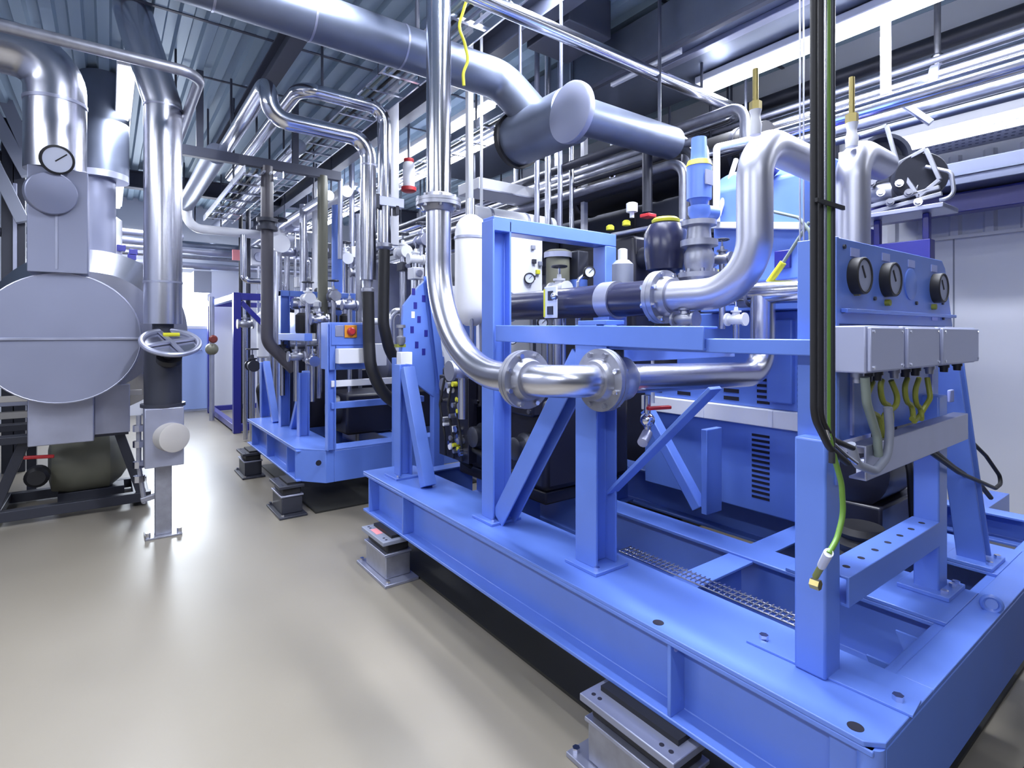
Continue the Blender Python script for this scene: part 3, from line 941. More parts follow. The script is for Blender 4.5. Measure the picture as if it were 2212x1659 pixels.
# lower backing plate with its cut-out
bp = MB().box(a.x, 2.27, PY + .03, PY + .042, 1.02, 1.31).build('backing_plate', M_BLUE, ip, .002)
for px in (1838, 2010):
    c = P(px, 880, Y=PY + .03)
    MB().box(c.x - .006, c.x + .006, PY + .024, PY + .03, 1.03, 1.20).build('strap', M_LABEL, bp)
c = P(2050, 855, Y=PY + .03)
MB().box(c.x - .02, c.x + .02, PY + .02, PY + .03, c.z - .022, c.z + .022).build('socket', M_LABEL, bp, .003)
# grey carrier channel across, cut away at its middle
ch = MB().channel((1.30 + .17, PY - .03, .985), (2.27, PY - .03, .995), .04, .085, .006).build('carrier_channel', M_GALV, ip, .002)

# junction boxes in a row
for k, (xa, xb, lab) in enumerate(((1.40, 1.605, 'grey metal junction box, first of the row under the dials, next to the cables'),
                                   (1.63, 1.87, 'grey metal junction box in the middle of the row under the dials'),
                                   (1.895, 2.24, 'grey metal junction box at the wall end of the row under the dials'))):
    z0, z1 = 1.207, 1.318
    t = thing('junction_box', lab, 'junction box', ((xa + xb) / 2, .56, z0), 'junction boxes under the dials')
    MB().box(xa, xb, .525, .60, z0, z1).build('box', M_BOX, t, .004)
    ld = MB().box(xa + .004, xb - .004, .515, .525, z0 + .004, z1 - .004).build('lid', M_BOX, t, .003)
    for sx in (xa + .016, xb - .016):
        for sz in (z0 + .014, z1 - .014):
            bolt(ld, (sx, .515, sz), (0, -1, 0), .004, .003)
    for j in range(3):
        x = xa + .045 + j * (xb - xa - .09) / 2
        MB().lathe((x, .56, z0), (0, 0, -1), [(0, .014), (.012, .014), (.012, .011), (.026, .010)], 14).build('cable_gland', M_DARK if j else M_GALV, t)

# cable loops hanging under the boxes
loops = [((1885, 825), (1862, 880), (1900, 900), (1912, 960)), ((1905, 822), (1892, 862), (1930, 880), (1918, 950)), ((1925, 822), (1945, 870), (1905, 900), (1915, 955)),
         ((1960, 818), (1945, 860), (1985, 885), (1970, 905)), ((1985, 818), (1968, 870), (1998, 885), (1990, 905)), ((2003, 816), (2010, 860), (1985, 900), (1975, 910))]
for k, L in enumerate(loops):
    lab = ('yellow green wire loop hanging from the first junction boxes' if k < 3 else 'yellow green wire loop hanging from the wall end junction box')
    single(MB().tube([P(x, y, Y=.575 - (i % 2) * .012 - k * .002) for i, (x, y) in enumerate(L)], .007, .03, 10), 'wire_loop', M_YG, lab, 'cable',
           'wire loops under the first boxes' if k < 3 else 'wire loops under the wall end box')
for k, (x0, lab) in enumerate(((1868, 'grey cable dropping out of the first junction box to the carrier channel'), (1940, 'grey cable bundle curving under the carrier channel'))):
    pts = [(x0, 815), (x0 + 4, 870), (x0 + 26, 940), (x0 + 30, 985)] if k == 0 else [(1838, 960), (1850, 1003), (1890, 1018), (1918, 985), (1922, 930), (1918, 880)]
    single(MB().tube([P(x, y, Y=.54 - k * .012) for x, y in pts], .010, .05, 12), 'grey_cable', M_CGREY if k == 0 else M_GREY, lab, 'cable')

# vertical cables and conduits from the ceiling down to the near post
CYX = .50


def rising(px, bottom, r, m, name, lab, Yp=CYX, grp=None, top=ZC, kind='cable', n=12):
    p = P(px, 720, Y=Yp)
    pts = [(p.x, Yp, top)] + [P(x, y, Y=Yp) for x, y in bottom]
    pts[1] = V((p.x, Yp, pts[1].z))
    return single(MB().tube(pts, r, .06, n), name, m, lab, kind, grp)


rising(1758, [(1758, 900), (1790, 965), (1830, 1000)], .0068, M_BLACK, 'power_cable', 'black cable in the vertical bunch that swings under the dial panel channel')
rising(1772, [(1772, 905), (1800, 950), (1842, 968)], .0058, M_BLACK, 'power_cable', 'thinner black cable beside the silver rod, bending to the carrier channel')
rising(1781, [(1781, 940), (1830, 985), (1850, 1000)], .0045, M_STEEL, 'cable_conduit', 'thin bright rod between the black cable and the green conduit')
rising(1788, [(1788, 930), (1800, 980), (1818, 1045), (1822, 1110), (1808, 1165), (1790, 1196)], .0055, M_GREEN, 'earth_cable', 'green earth cable coming down the bunch and curling to the near blue post')
rising(1797, [(1797, 1000)], .0062, M_DARK, 'conduit', 'dark conduit at the panel side of the vertical cable bunch')
rising(1728, [(1728, 915)], .003, M_GALV, 'guide_wire', 'thinnest wire hanging down in front of the louvred enclosure', 1.0)
rising(1736, [(1736, 915)], .003, M_GALV, 'guide_wire', 'thin wire hanging close to the black cable in front of the louvred enclosure', 1.0)
# the end of the earth cable: sleeve and lug on the post
t = thing('earth_lug', 'white sleeved cable end bolted to the near blue post', 'cable lug', P(1760, 1262, Y=.592))
MB().tube([P(1790, 1194, Y=.50), P(1775, 1222, Y=.56)], .009, None, 12).build('white_sleeve', M_WHITE, t)
MB().tube([P(1775, 1222, Y=.56), P(1762, 1245, Y=.585)], .007, None, 12).build('crimp', M_YG, t)
bolt(t, P(1752, 1258, Y=.598), (0, -1, 0), .012, .02, M_BRASS)
single(MB().box(P(1752, 490, Y=CYX).x, P(1812, 490, Y=CYX).x, CYX - .012, CYX - .007, 1.55, 1.558), 'cable_clip', M_BLACK, 'black clip strip across the vertical cable bunch above the dial panel', 'clip')

# black cables arching at the wall side of the panel
single(MB().tube([P(2075, 930, Y=.62), P(2130, 985, Y=.60), P(2168, 1040, Y=.58), P(2150, 1055, Y=.58), P(2070, 1020, Y=.56), P(2000, 970, Y=.56)], .007, .05, 12),
       'black_cable', M_BLACK, 'black cable loop sticking out past the leaning blue leg', 'cable')
single(MB().tube([P(2005, 965, Y=.58), P(2060, 1010, Y=.60), P(2120, 1050, Y=.62), P(2140, 1075, Y=.62)], .009, .05, 12),
       'black_cable', M_BLACK, 'thicker black cable slanting over the leaning blue leg', 'cable')

# black motor behind the cross bar
t = thing('coolant_pump', 'black motor and pump standing in the shade behind the holed cross bar', 'pump', (2.45, .93, ZT))
MB().lathe((2.27, .93, .78), (1, 0, 0), [(0, .10), (.02, .15), (.30, .15), (.32, .12), (.38, .12), (.40, .06)], 28).build('motor', M_ENGINE, t)
MB().box(2.27, 2.66, .80, 1.06, ZT, .66).build('base', M_ENGINE, t, .01)
MB().box(2.32, 2.50, .77, .88, .86, .98).build('terminal_box', M_ENGINE, t, .008)
MB().tube([(2.4, .78, .90), (2.36, .74, .80), (2.42, .75, .60)], .012, .05, 10).build('lead', M_BLACK, t)
c = P(1890, 1215, Y=.80)
MB().lathe(c, (1, 0, 0), [(-.12, .03), (-.1, .055), (.08, .055), (.09, .045), (.12, .03)], 20).build('coupling', M_DARK, t)
c = P(1935, 1255, Y=.72)
t = thing('rubber_bellows', 'black round bellows under the cross bar beside the foot of the blue post', 'bellows', (c.x, c.y + .08, ZT))
MB().lathe((c.x - .02, c.y + .10, ZT), (0, 0, 1), [(0, .07), (.04, .085), (.06, .07), (.09, .085), (.11, .07), (.13, .085), (.15, .07)], 24).build('body', M_BLACK, t)
c = P(1882, 1012, Y=.75)
single(MB().box(c.x - .04, c.x + .04, .75, .78, c.z - .03, c.z + .03), 'white_tag', M_PANEL, 'small pale plate under the carrier channel of the dial panel', 'plate')

# neighbouring skid by the wall: end of its frame
t = thing('neighbour_skid', 'end of another light blue skid frame close to the white wall', 'machine base frame', (3.3, .9, .3), None)
MB().channel((3.08, .55, .47), (3.08, 1.6, .47), .09, .12, .01).build('side_beam', M_BLUE, t, .002)
MB().channel((3.10, 1.15, .50), (3.75, 1.15, .50), .08, .08, .008).build('cross_beam', M_BLUE, t, .002)
MB().channel((3.10, .78, .42), (3.75, .78, .42), .08, .10, .008).build('cross_beam', M_BLUE, t, .002)
MB().box(3.06, 3.16, .75, .85, 0, .41).build('foot', M_BLUE, t, .003)
MB().box(3.06, 3.16, 1.45, 1.55, 0, .41).build('foot', M_BLUE, t, .003)
bolt(t, P(2185, 1150, Y=.735), (0, -1, 0), .018, .03, M_BRASS)

# blue beam along the wall with its bracket column
t = thing('pipe_bridge', 'dark blue beam running along the white wall on a short blue column', 'beam', (3.6, 1.6, 1.7))
bx_ = 3.95
MB().box(bx_, bx_ + .10, -.9, 1.55, 2.0, 2.115).build('beam', M_NAVY, t, .004)
MB().box(2.98, bx_ + .02, 1.42, 1.52, 1.86, 1.96).build('cantilever', M_NAVY, t, .004)
MB().box(2.98, 3.30, 1.25, 1.35, 1.58, 1.90).build('bracket', M_NAVY, t, .003)

# ================================================================== INSULATED VESSEL AND PIPES ON THE AISLE'S OTHER SIDE
VC = V((-.225, 4.35, 1.27))
t = thing('insulated_vessel', 'big round aluminium clad vessel end with a horizontal seam, on a dark stand', 'vessel', (VC.x, 5.4, .75))
R = .392
sh = MB().lathe(VC, (0, 1, 0), [(0, R), (.06, R + .004), (.06, R - .01), (.62, R - .01)], 64).build('channel_shell', M_CLAD, t)
mb = MB()
mb.lathe(VC, (0, -1, 0), [(-.002, R + .006), (.012, R + .006), (.012, R), (.017, R * .6), (.019, R * .25), (.0195, 0)], 64)
cap = mb.build('end_cap', M_CLAD, t)
MB().torus(VC + V((0, -.006, 0)), (0, 1, 0), R + .005, .007, 64, 8).build('edge_bead', M_GALV, cap)
MB().box(VC.x - R * .985, VC.x + R * .985, VC.y - .03, VC.y - .010, VC.z - .012, VC.z + .004).build('seam', M_GALV, cap, .002)
MB().lathe((-.10, 5.05, 1.31), (0, 1, 0), [(0, .42), (.0, .44), (.24, .62), (.26, .635), (1.6, .635), (1.62, .3)], 64).build('main_shell', M_STEEL, t)
MB().box(-.95, .20, 4.86, 4.90, .845, .885).build('support_rail', M_BEIGE, t, .003)
sd = MB().box(-.40, -.075, 4.46, 4.72, .60, .92).build('saddle_box', M_GALV, t, .006)
MB().box(-.075, .12, 4.60, 4.64, .62, .95).build('saddle_web', M_GALV, t, .004)
# dark stand under it
st = thing('vessel_stand', 'dark steel frame with sloping legs standing under the clad vessel', 'stand', (-.2, 4.9, 0))
MB().bar((-1.1, 4.98, .07), (.26, 4.98, .07), .07, .07).build('floor_beam', M_DARK, st, .003)
MB().bar((-1.1, 5.6, .05), (.26, 5.6, .05), .07, .07).build('floor_beam', M_DARK, st, .003)
MB().bar((-.62, 4.98, .10), (-.46, 4.98, .56), .06, .06, up=(0, 1, 0)).build('leg', M_DARK, st, .003)
MB().bar((.20, 4.98, .10), (.06, 4.98, .58), .06, .06, up=(0, 1, 0)).build('leg', M_DARK, st, .003)
MB().bar((-.70, 4.95, .585), (.12, 4.95, .585), .12, .05).build('top_beam', M_DARK, st, .003)
MB().bar((-.70, 5.6, .585), (.12, 5.6, .585), .12, .05).build('top_beam', M_DARK, st, .003)
for x in (-.64, .2):
    MB().box(x - .05, x + .05, 4.98, 5.6, .03, .09).build('tie_beam', M_DARK, st, .003)
t = thing('transfer_pump', 'grey green pump casing lying on the floor inside the dark stand', 'pump', (-.2, 5.3, 0))
MB().lathe((-.36, 5.3, .33), (1, .06, 0), [(0, .10), (.02, .2), (.12, .23), (.36, .23), (.44, .16), (.48, .10)], 36).build('casing', M_OLIVE, t)
MB().box(-.3, .1, 5.2, 5.4, 0, .12).build('base', M_DARK, t, .004)
MB().bar((-.46, 4.92, .46), (-.30, 4.92, .45), .03, .022).build('red_lever', M_RED, t, .005)
MB().lathe((-.40, 5.1, .30), (0, -1, 0), [(0, .07), (.1, .07), (.12, .05)], 20).build('bearing', M_BLACK, t)
t = thing('dark_motor', 'dark blue motor at the picture edge beside the sloping leg of the stand', 'motor', (-.95, 5.2, 0))
MB().lathe((-1.3, 5.2, .38), (1, 0, 0), [(0, .12), (.02, .24), (.5, .24), (.56, .16)], 32).build('casing', mat('dark_blue_motor', (.012, .018, .06), rough=.35), t)
MB().box(-1.25, -.85, 5.05, 5.35, 0, .16).build('base', M_DARK, t, .004)
t = thing('pallet_rack', 'pale beams of a rack at the picture edge behind the saddle box', 'rack', (-1.1, 5.9, 0))
for z in (.62, .72, .92):
    MB().box(-2.2, -.45, 5.85, 5.95, z, z + .05).build('beam', M_BEIGE if z != .72 else M_GALV, t, .003)
for x in (-2.1, -.5):
    MB().box(x - .03, x + .03, 5.86, 5.94, 0, 1.1).build('upright', M_DARK, t, .003)

# cladding box with round cap over the vessel, insulated pipe and thermometer above
BY = 4.30
a, b = P(58, 600, Y=BY), P(190, 372, Y=BY)
t = thing('cladding_box', 'tall aluminium insulation box with a round cap, standing on the clad vessel', 'insulation box', ((a.x + b.x) / 2, BY + .15, 1.66))
MB().box(a.x, b.x, BY, BY + .30, 1.668, b.z).build('box', M_CLAD, t, .004)
q = P(121, 500, Y=BY)
MB().box(q.x - .004, q.x + .008, BY - .004, BY, 1.69, b.z - .27).build('seam', M_GALV, t)
q = P(108, 418, Y=BY)
MB().lathe(q, (.25, -1, -.12), [(-.02, .125), (.05, .125), (.055, .12), (.06, .02)], 40).build('round_cap', M_CLAD, t)
q = P(120, 300, Y=4.42)
t = thing('insulated_pipe', 'insulated upright pipe over the cladding box, bending off past the picture edge', 'pipe', (q.x, q.y, b.z))
z1 = P(120, 130, Y=4.42).z
MB().tube([(q.x, q.y, b.z), (q.x, q.y, z1), (q.x - 1.5, q.y - .05, z1 + .05)], .155, .2, 36, 12).build('tube', M_STEEL, t)
MB().lathe((q.x, q.y, P(0, 205, Y=4.42).z), (0, 0, 1), [(0, .155), (0, .16), (.02, .16), (.02, .155)], 36).build('joint_band', M_GALV, t)
g = P(122, 345, Y=4.22)
t = thing('thermometer', 'round white dial thermometer on the insulated pipe above the cladding box', 'dial gauge', (g.x, g.y, g.z - .08))
gauge(t, g, (.35, -1, -.25), .085)
MB().tube([g, g + V((0, .09, -.02))], .014, None, 10).build('stem', M_CHROME, t)

# mitred pipe column with its valve and post
CX, CY = .285, 4.18
t = thing('pipe_column', 'tall mitred steel pipe column standing beside the clad vessel at the aisle', 'pipe', (CX, CY, 1.34))
zt = P(345, 225, Y=CY).z
MB().tube([(CX, CY, 1.36), (CX, CY, zt), P(300, 70, Y=CY + .05), (P(285, 20, Y=CY + .1).x, CY + .1, ZC)], .107, .06, 36, 1).build('tube', M_STEEL, t)
for z in (P(345, 612, Y=CY).z, zt - .03):
    MB().lathe((CX, CY, z), (0, 0, 1), [(0, .107), (0, .110), (.012, .110), (.012, .107)], 36).build('joint_band', M_GALV, t)
t = thing('valve_stack', 'handwheel valve on a clad block and square post beside the clad vessel', 'valve', (CX, CY, 0))
MB().lathe((CX, CY, .83), (0, 0, 1), [(0, .10), (0, .125), (.02, .125), (.02, .105), (.40, .105), (.40, .125), (.43, .125), (.43, .06), (.53, .06)], 36).build('valve_body', M_DARK, t)
MB().box(CX - .105, CX + .105, CY - .12, CY + .1, .46, .83).build('cladding_block', M_GALV, t, .005)
q = P(366, 942, Y=CY - .18)
MB().lathe(V((CX + .03, CY - .12, .645)), (.35, -1, 0), [(-.03, .09), (.06, .09), (.062, .086), (.064, .02)], 36).build('end_cap', M_BEIGE, t)
ps = MB().box(CX - .045, CX + .045, CY - .04, CY + .04, .012, .46).build('post', M_CAST, t, .003)
MB().box(CX - .10, CX + .10, CY - .08, CY + .08, 0, .012).build('foot_plate', M_CAST, ps, .002)
for dx in (-.085, .085):
    bolt(ps, (CX + dx, CY - .05, .012), (0, 0, 1), .014, .03)
wc = V((CX + .03, CY - .17, 1.245))
ax = V((.05, -.55, 1)).normalized()
hw = MB().torus(wc, ax, .155, .016, 40, 10).build('handwheel', M_GALV, t)
MB().lathe(wc - ax * .045, ax, [(0, .10), (.03, .15), (.035, .15), (.035, .02)], 36).build('wheel_dish', M_STEEL, hw)
x_, y_, z_ = frame_of(ax)
for k in range(4):
    an = math.pi / 2 * k + .3
    MB().bar(wc + ax * .005, wc + (x_ * math.cos(an) + y_ * math.sin(an)) * .152, .022, .014, up=ax).build('spoke', M_GALV, hw)
MB().bar(wc + ax * .02 + V((-.04, .06, .03)), wc + ax * .02 + V((.05, .06, .03)), .025, .012, up=ax).build('yellow_tag', M_YEL, hw)
MB().lathe(wc - ax * .16, ax, [(0, .05), (.02, .07), (.05, .07), (.05, .03), (.13, .025)], 24).build('bonnet', M_BLACK, hw)
# instrument tubing next to the post
t = thing('instrument_valve', 'cluster of small silver fittings on the square post beside the stand', 'valve', (CX - .14, CY, .3))
MB().tube([(CX - .13, CY, .78), (CX - .13, CY, .46), (CX - .10, CY, .22)], .014, .05, 10).build('tube', M_CAST, t)
for z in (.36, .45, .58, .68):
    MB().lathe((CX - .13, CY, z), (0, 0, 1), [(0, .018), (0, .032), (.04, .032), (.04, .018)], 8).build('fitting', M_CHROME, t)
MB().bar((CX - .12, CY, .24), (CX - .03, CY, .26), .03, .03).build('arm', M_CAST, t, .003)

# duct dropping behind the mitred column and shelf of pipes there
q = P(225, 300, Y=5.6)
t = thing('drop_duct', 'dark round duct dropping between the insulated pipe and the mitred column', 'duct', (q.x, 5.6, 1.9))
MB().tube([(q.x, 5.6, ZC), (q.x, 5.6, 2.6)], .17, None, 36).build('upper_tube', M_DUCT, t)
MB().tube([(q.x - .06, 5.6, 2.6), (q.x - .06, 5.6, 1.9)], .14, None, 36).build('lower_tube', M_CLAD, t)
MB().lathe((q.x - .03, 5.6, 2.55), (0, 0, 1), [(0, .14), (0, .2), (.05, .2), (.06, .17)], 36).build('collar', M_GALV, t)
for k, (y0, y1, lab) in enumerate(((468, 480, 'upper grey pipe crossing behind the mitred column'), (486, 497, 'lower grey pipe crossing behind the mitred column'))):
    a, b = P(195, y0 + 6, Y=6.2), P(330, y0 + 6, Y=6.2)
    t = thing('cross_pipe', lab, 'pipe', (a.x, 6.9, a.z))
    MB().tube([(a.x - .3, 6.75 + k * .1, a.z), (b.x + .3, 6.75 + k * .1, a.z)], .035, None, 16).build('tube', M_GALV, t)
    MB().tube([(b.x + .1, 6.75 + k * .1, a.z), (b.x + .1, 6.75 + k * .1, ZC)], .01, None, 8).build('hanger_rod', M_BEAM, t)
t = thing('filter_unit', 'white filter unit with small dark blue caps behind the mitred column', 'filter', P(270, 600, Y=6.6))
q = P(275, 570, Y=6.6)
MB().lathe((q.x - .16, 6.6, 1.9), (0, 0, 1), [(0, .08), (.02, .12), (.5, .12), (.55, .06)], 28).build('body', M_WHITE, t)
for px, py in ((262, 536), (288, 545), (285, 555)):
    c = P(px, py, Y=6.5)
    MB().box(c.x - .035, c.x + .035, 6.48, 6.54, c.z - .03, c.z + .03).build('cap', M_NAVY, t, .004)

# dark rack and sloping braces at the far side of the vessel
t = thing('dark_rack', 'dark steel rack with sloping braces at the picture edge behind the vessel', 'rack', (-1.4, 6.9, 0))
for px in (18, 42, -30):
    q = P(px, 600, Y=6.9)
    MB().box(q.x - .045, q.x + .045, 6.86, 6.94, 0, 3.3).build('upright', M_DARK, t, .003)
for (a_, b_) in (((-60, 160), (60, 380)), ((-60, 260), (50, 480)), ((0, 190), (62, 330))):
    MB().bar(P(*a_, Y=6.8), P(*b_, Y=6.8), .10, .10).build('brace', M_GREY, t, .003)
for z in (1.55, 2.2, 2.9):
    MB().box(-2.9, -.80, 6.86, 6.94, z, z + .08).build('cross_bar', M_DARK, t, .003)
q = P(32, 500, Y=6.84)
MB().box(q.x - .015, q.x + .015, 6.84, 6.86, 1.7, 2.7).build('grey_strip', M_GALV, t, .002)
single(MB().box(-2.9, -1.02, 7.1, 7.8, 0, 2.7), 'steel_cabinet', M_GREY, 'tall grey cabinet behind the dark rack at the picture edge', 'cabinet', bevel=.01)

# thin pipe crossing high over the vessel, bending away along the aisle
t = pipe('slim_pipe', 'slim grey pipe crossing high in front of the mitred column and bending away', [(-3.0, 3.52, 2.76), (.42, 3.50, 2.75), (.42, 4.75, 2.75)], .03, .12, M_CAST, n=18)
MB().tube([(-.9, 3.51, 2.76), (-.9, 3.51, ZC)], .008, None, 8).build('hanger_rod', M_DARK, t)
MB().tube([(.40, 4.72, 2.75), (.40, 4.72, ZC)], .008, None, 8).build('hanger_rod', M_DARK, t)

# ================================================================== UNDER THE CEILING
# steel beams
for k, (x0, x1, y, z, lab) in enumerate(((-3.2, 4.3, 8.6, 3.22, ''),)):
    mb = MB()
    mb.ibeam((x0, y, ZC - .11), (x1, y, ZC - .11), .14, .22, .014, .01)
    struct(mb, 'ceiling_beam', M_BEAM)
for x in (.95, 2.05):
    mb = MB()
    mb.ibeam((x, -2.5, ZC - .20), (x, 10.4, ZC - .20), .10, .16, .012, .008)
    struct(mb, 'ceiling_beam', M_BEAM)


def rods(parent, pts, m=None):
    for x, y, z in pts:
        MB().tube([(x, y, z), (x, y, ZC + .0)], .009, None, 8).build('hanger_rod', m or M_BEAM, parent)


# big transverse exhaust duct with its downward elbow
t = pipe('exhaust_duct', 'big round silver duct crossing under the ceiling and bending down into the dark drum',
         [(-.9, 2.59, 2.77), (1.84, 2.59, 2.77), (1.99, 2.5, 2.58)], .108, .15, M_DUCT, n=40, cat='duct')
for x in (.35, .75, 1.2):
    MB().lathe((x, 2.59, 2.77), (1, 0, 0), [(0, .108), (0, .1105), (.01, .1105), (.01, .108)], 40).build('joint_band', M_GALV, t)
for x in (.52, 1.30):
    MB().tube([(x, 2.59, 2.86), (x, 2.59, ZC)], .012, None, 8).build('hanger_rod', M_BEAM, t)
# drum (silencer) with black end ring
t = thing('silencer_drum', 'dark grey drum with a black end ring hanging under the ceiling duct', 'silencer', (2.0, 2.5, 2.2))
MB().lathe((2.0, 2.14, 2.47), (0, 1, 0), [(0, .08), (.02, .15), (.52, .15), (.54, .08)], 48).build('drum', M_DUCT, t)
MB().lathe((2.0, 2.63, 2.47), (0, 1, 0), [(0, .15), (0, .166), (.035, .166), (.035, .15)], 48).build('end_ring', M_BLACK, t)
MB().tube([(2.0, 2.25, 2.61), (2.0, 2.25, ZC)], .010, None, 8).build('hanger_rod', M_BEAM, t)
MB().tube([(2.0, 2.62, 2.62), (2.0, 2.62, ZC)], .010, None, 8).build('hanger_rod', M_BEAM, t)
# capped pipe
cc = P(1233, 243, X=1.86)
t = thing('capped_duct', 'silver duct with a bright flat round end cap beside the dark drum', 'duct', (2.2, cc.y, cc.z - .2))
MB().lathe(cc, (-1, 0, 0), [(-.02, .150), (.0, .152), (.012, .150), (.018, .14), (.022, .05), (.022, 0)], 48).build('end_cap', M_CLAD, t)
MB().tube([(cc.x + .01, cc.y, cc.z), (2.66, cc.y, cc.z + .01)], .092, None, 36).build('tube', M_DUCT, t)
MB().tube([(2.55, cc.y, cc.z + .05), (2.55, cc.y, ZC)], .010, None, 8).build('hanger_rod', M_BEAM, t)
# long thin pipe across, elbow along the aisle
q0, q1 = P(1120, 45, Y=2.05), P(1612, 243, Y=2.05)
t = pipe('ceiling_pipe', 'slender bright pipe crossing under the ceiling towards the light strip and turning at its end',
         [(-.4, 2.05, 2.80), (3.50, 2.05, 2.80), (3.50, 4.6, 2.80)], .036, .14, M_CHROME, n=22)
rods(t, [(1.5, 2.05, 2.82), (3.0, 2.05, 2.82)])
# wide rectangular duct with ridge and light strip
t = thing('ventilation_duct', 'wide grey rectangular duct running along the ceiling beside the light strip', 'duct', (3.0, 2.0, 2.99))
MB().box(2.68, 3.38, -2.2, 5.2, 3.0, 3.28).build('body', M_DUCT, t, .006)
MB().box(2.80, 2.86, -2.2, 2.3, 2.97, 3.0).build('ridge', M_GALV, t, .003)
MB().bar((2.72, 2.55, 2.975), (2.72, 2.0, 2.975), .03, .04).build('bracket_strip', M_WHITE, t, .003)
MB().box(2.66, 2.70, -2.2, 5.2, 2.975, 3.0).build('edge_flange', M_BEAM, t, .003)
rods(t, [(2.64, .5, 3.0), (2.64, 3.5, 3.0)])


def luminaire(x, y0, y1, z, label, wd=.07, drop=True):
    t = thing('strip_light', label, 'ceiling light', (x, (y0 + y1) / 2, z), 'strip lights under the ceiling')
    MB().box(x - wd * .8, x + wd * .8, y0 - .02, y1 + .02, z + .015, z + .06).build('housing', M_WHITE, t, .006)
    MB().box(x - wd / 2, x + wd / 2, y0, y1, z - .02, z + .015).build('diffuser', M_LAMP, t, .012)
    if drop:
        for yy in (y0 + .3, y1 - .3):
            MB().tube([(x, yy, z + .05), (x, yy, ZC)], .006, None, 8).build('suspension', M_GALV, t)
    return t


luminaire(3.2, -1.6, 2.16, 2.93, 'long glowing strip light under the grey rectangular duct', .11, False)
for x, y0, y1, lab, *zz in ((-1.9, -2.0, .2, 'strip light over the dark rack near the camera'), (-1.9, 1.4, 3.8, 'strip light over the insulated pipes'),
                       (.25, -2.4, -.2, 'strip light over the open aisle floor behind the camera'), (.9, .45, 2.4, 'added unseen strip light over the edge of the aisle beside the front skid', 3.32),
                       (.1, 4.5, 6.7, 'strip light over the aisle past the mitred column'), (.1, 7.3, 9.5, 'strip light over the aisle close to the glazed door'),
                       (1.9, .45, 2.4, 'added unseen strip light straight over the near end of the front skid', 3.32), (2.4, 3.5, 5.7, 'strip light over the back skid'), (2.4, 6.5, 8.7, 'strip light beyond the back skid')):
    luminaire(x, y0, y1, zz[0] if zz else 3.08, lab, drop=not zz)  # the two higher strips are added out of view to brighten the skid tops

# cable ladders along the room
for k, (x, z, y0, y1, lab) in enumerate(((1.62, 3.05, .3, 9.5, 'silver cable ladder running along the ceiling past the tall polished pipe'),
                                         (2.40, 2.86, 3.0, 9.8, 'silver cable ladder along the ceiling beyond the capped duct'),
                                         (1.05, 2.62, 4.9, 7.3, 'silver cable ladder hanging low over the back skid'))):
    t = thing('cable_ladder', lab, 'cable tray', (x, 3, z), 'cable ladders under the ceiling')
    for s in (-.15, .15):
        MB().box(x + s - .006, x + s + .006, y0, y1, z, z + .06).build('side_rail', M_CHROME, t, .001)
    yy = y0 + .1
    while yy < y1 - .05:
        MB().box(x - .145, x + .145, yy - .012, yy + .012, z + .005, z + .025).build('rung', M_CHROME, t)
        yy += .28 if k == 0 else .35
    for j in range(4):
        m = (M_CGREY, M_BLACK, M_GREY, M_WHITE)[j]
        MB().tube([(x - .11 + j * .055, y0, z + .036), (x - .10 + j * .055 + .02, y0 + 1.6, z + .036), (x - .11 + j * .055, y1, z + .036)], .011, .3, 8).build('cable', m, t)
    rods(t, [(x - .15, y0 + .5, z), (x + .15, y0 + .5, z), (x - .15, y0 + 3.2, z), (x + .15, y0 + 3.2, z)])
q = P(998, 60, Y=2.3)
single(MB().tube([(1.48, 2.35, 3.06), P(990, 58, Y=2.35), P(1003, 90, Y=2.35), P(1012, 130, Y=2.35), P(1000, 158, Y=2.35), P(1002, 185, Y=2.35)], .008, .08, 8), 'earth_wire', M_YEL,
       'yellow green wire hanging from the cable ladder beside the tall polished pipe', 'cable')
# dark transverse duct boxes
for k, (x0, x1, y0, y1, lab) in enumerate(((1.95, 2.25, 1.55, 1.95, 'dark square ceiling box nearest to the thin crossing pipe'), (2.15, 2.5, 2.35, 2.75, 'dark square ceiling box above the drum'))):
    single(MB().box(x0, x1, y0, y1, 3.12, 3.36), 'ceiling_box', M_BEAM, lab, 'box', 'dark ceiling boxes', .006)

# pipe rack near the wall: T hanger, pipes, perforated tray
t = thing('pipe_hanger', 'white steel hanger dropping from the duct beside the light strip to the thick pipe', 'hanger', (3.29, 1.14, 2.55))
MB().box(3.27, 3.31, 1.12, 1.16, 2.55, 3.0).build('drop', M_WHITE, t, .003)
MB().box(3.25, 3.33, 1.05, 1.23, 2.985, 3.0).build('plate', M_WHITE, t, .003)
MB().bar((3.29, 1.14, 2.57), P(2012, 266, X=3.36), .03, .03).build('arm', M_GALV, t, .003)
t = thing('pipe_hanger', 'slim grey hanger rod between the white hanger and the wall', 'hanger', P(2025, 130, X=3.7))
q = P(2025, 140, X=3.7)
MB().tube([(q.x, q.y, P(2025, 150, X=3.7).z), (q.x, q.y, ZC)], .016, None, 12).build('rod', M_CAST, t)
MB().lathe(q - V((0, .0, .0)), (0, 0, 1), [(0, .02), (.02, .03), (.05, .03), (.06, .018)], 14).build('nut', M_CHROME, t)


def along(name, label, pa, X, r, m, y_far=4.2, y_near=-.6, cat='pipe', group=None, n=24, drop=0):
    """a pipe along the room through the point seen at picture position pa, at distance X"""
    p = P(*pa, X=X)
    t = thing(name, label, cat, (X, 1.5, p.z), group)
    pts = [(X, y_near, p.z), (X, y_far, p.z)]
    MB().tube(([(X, y_near, p.z - drop)] if drop else []) + pts, r, .1, n).build('tube', m, t)
    rods(t, [(X, y_far - .6, p.z)] + ([] if drop else [(X, .2, p.z)]))
    return t, p


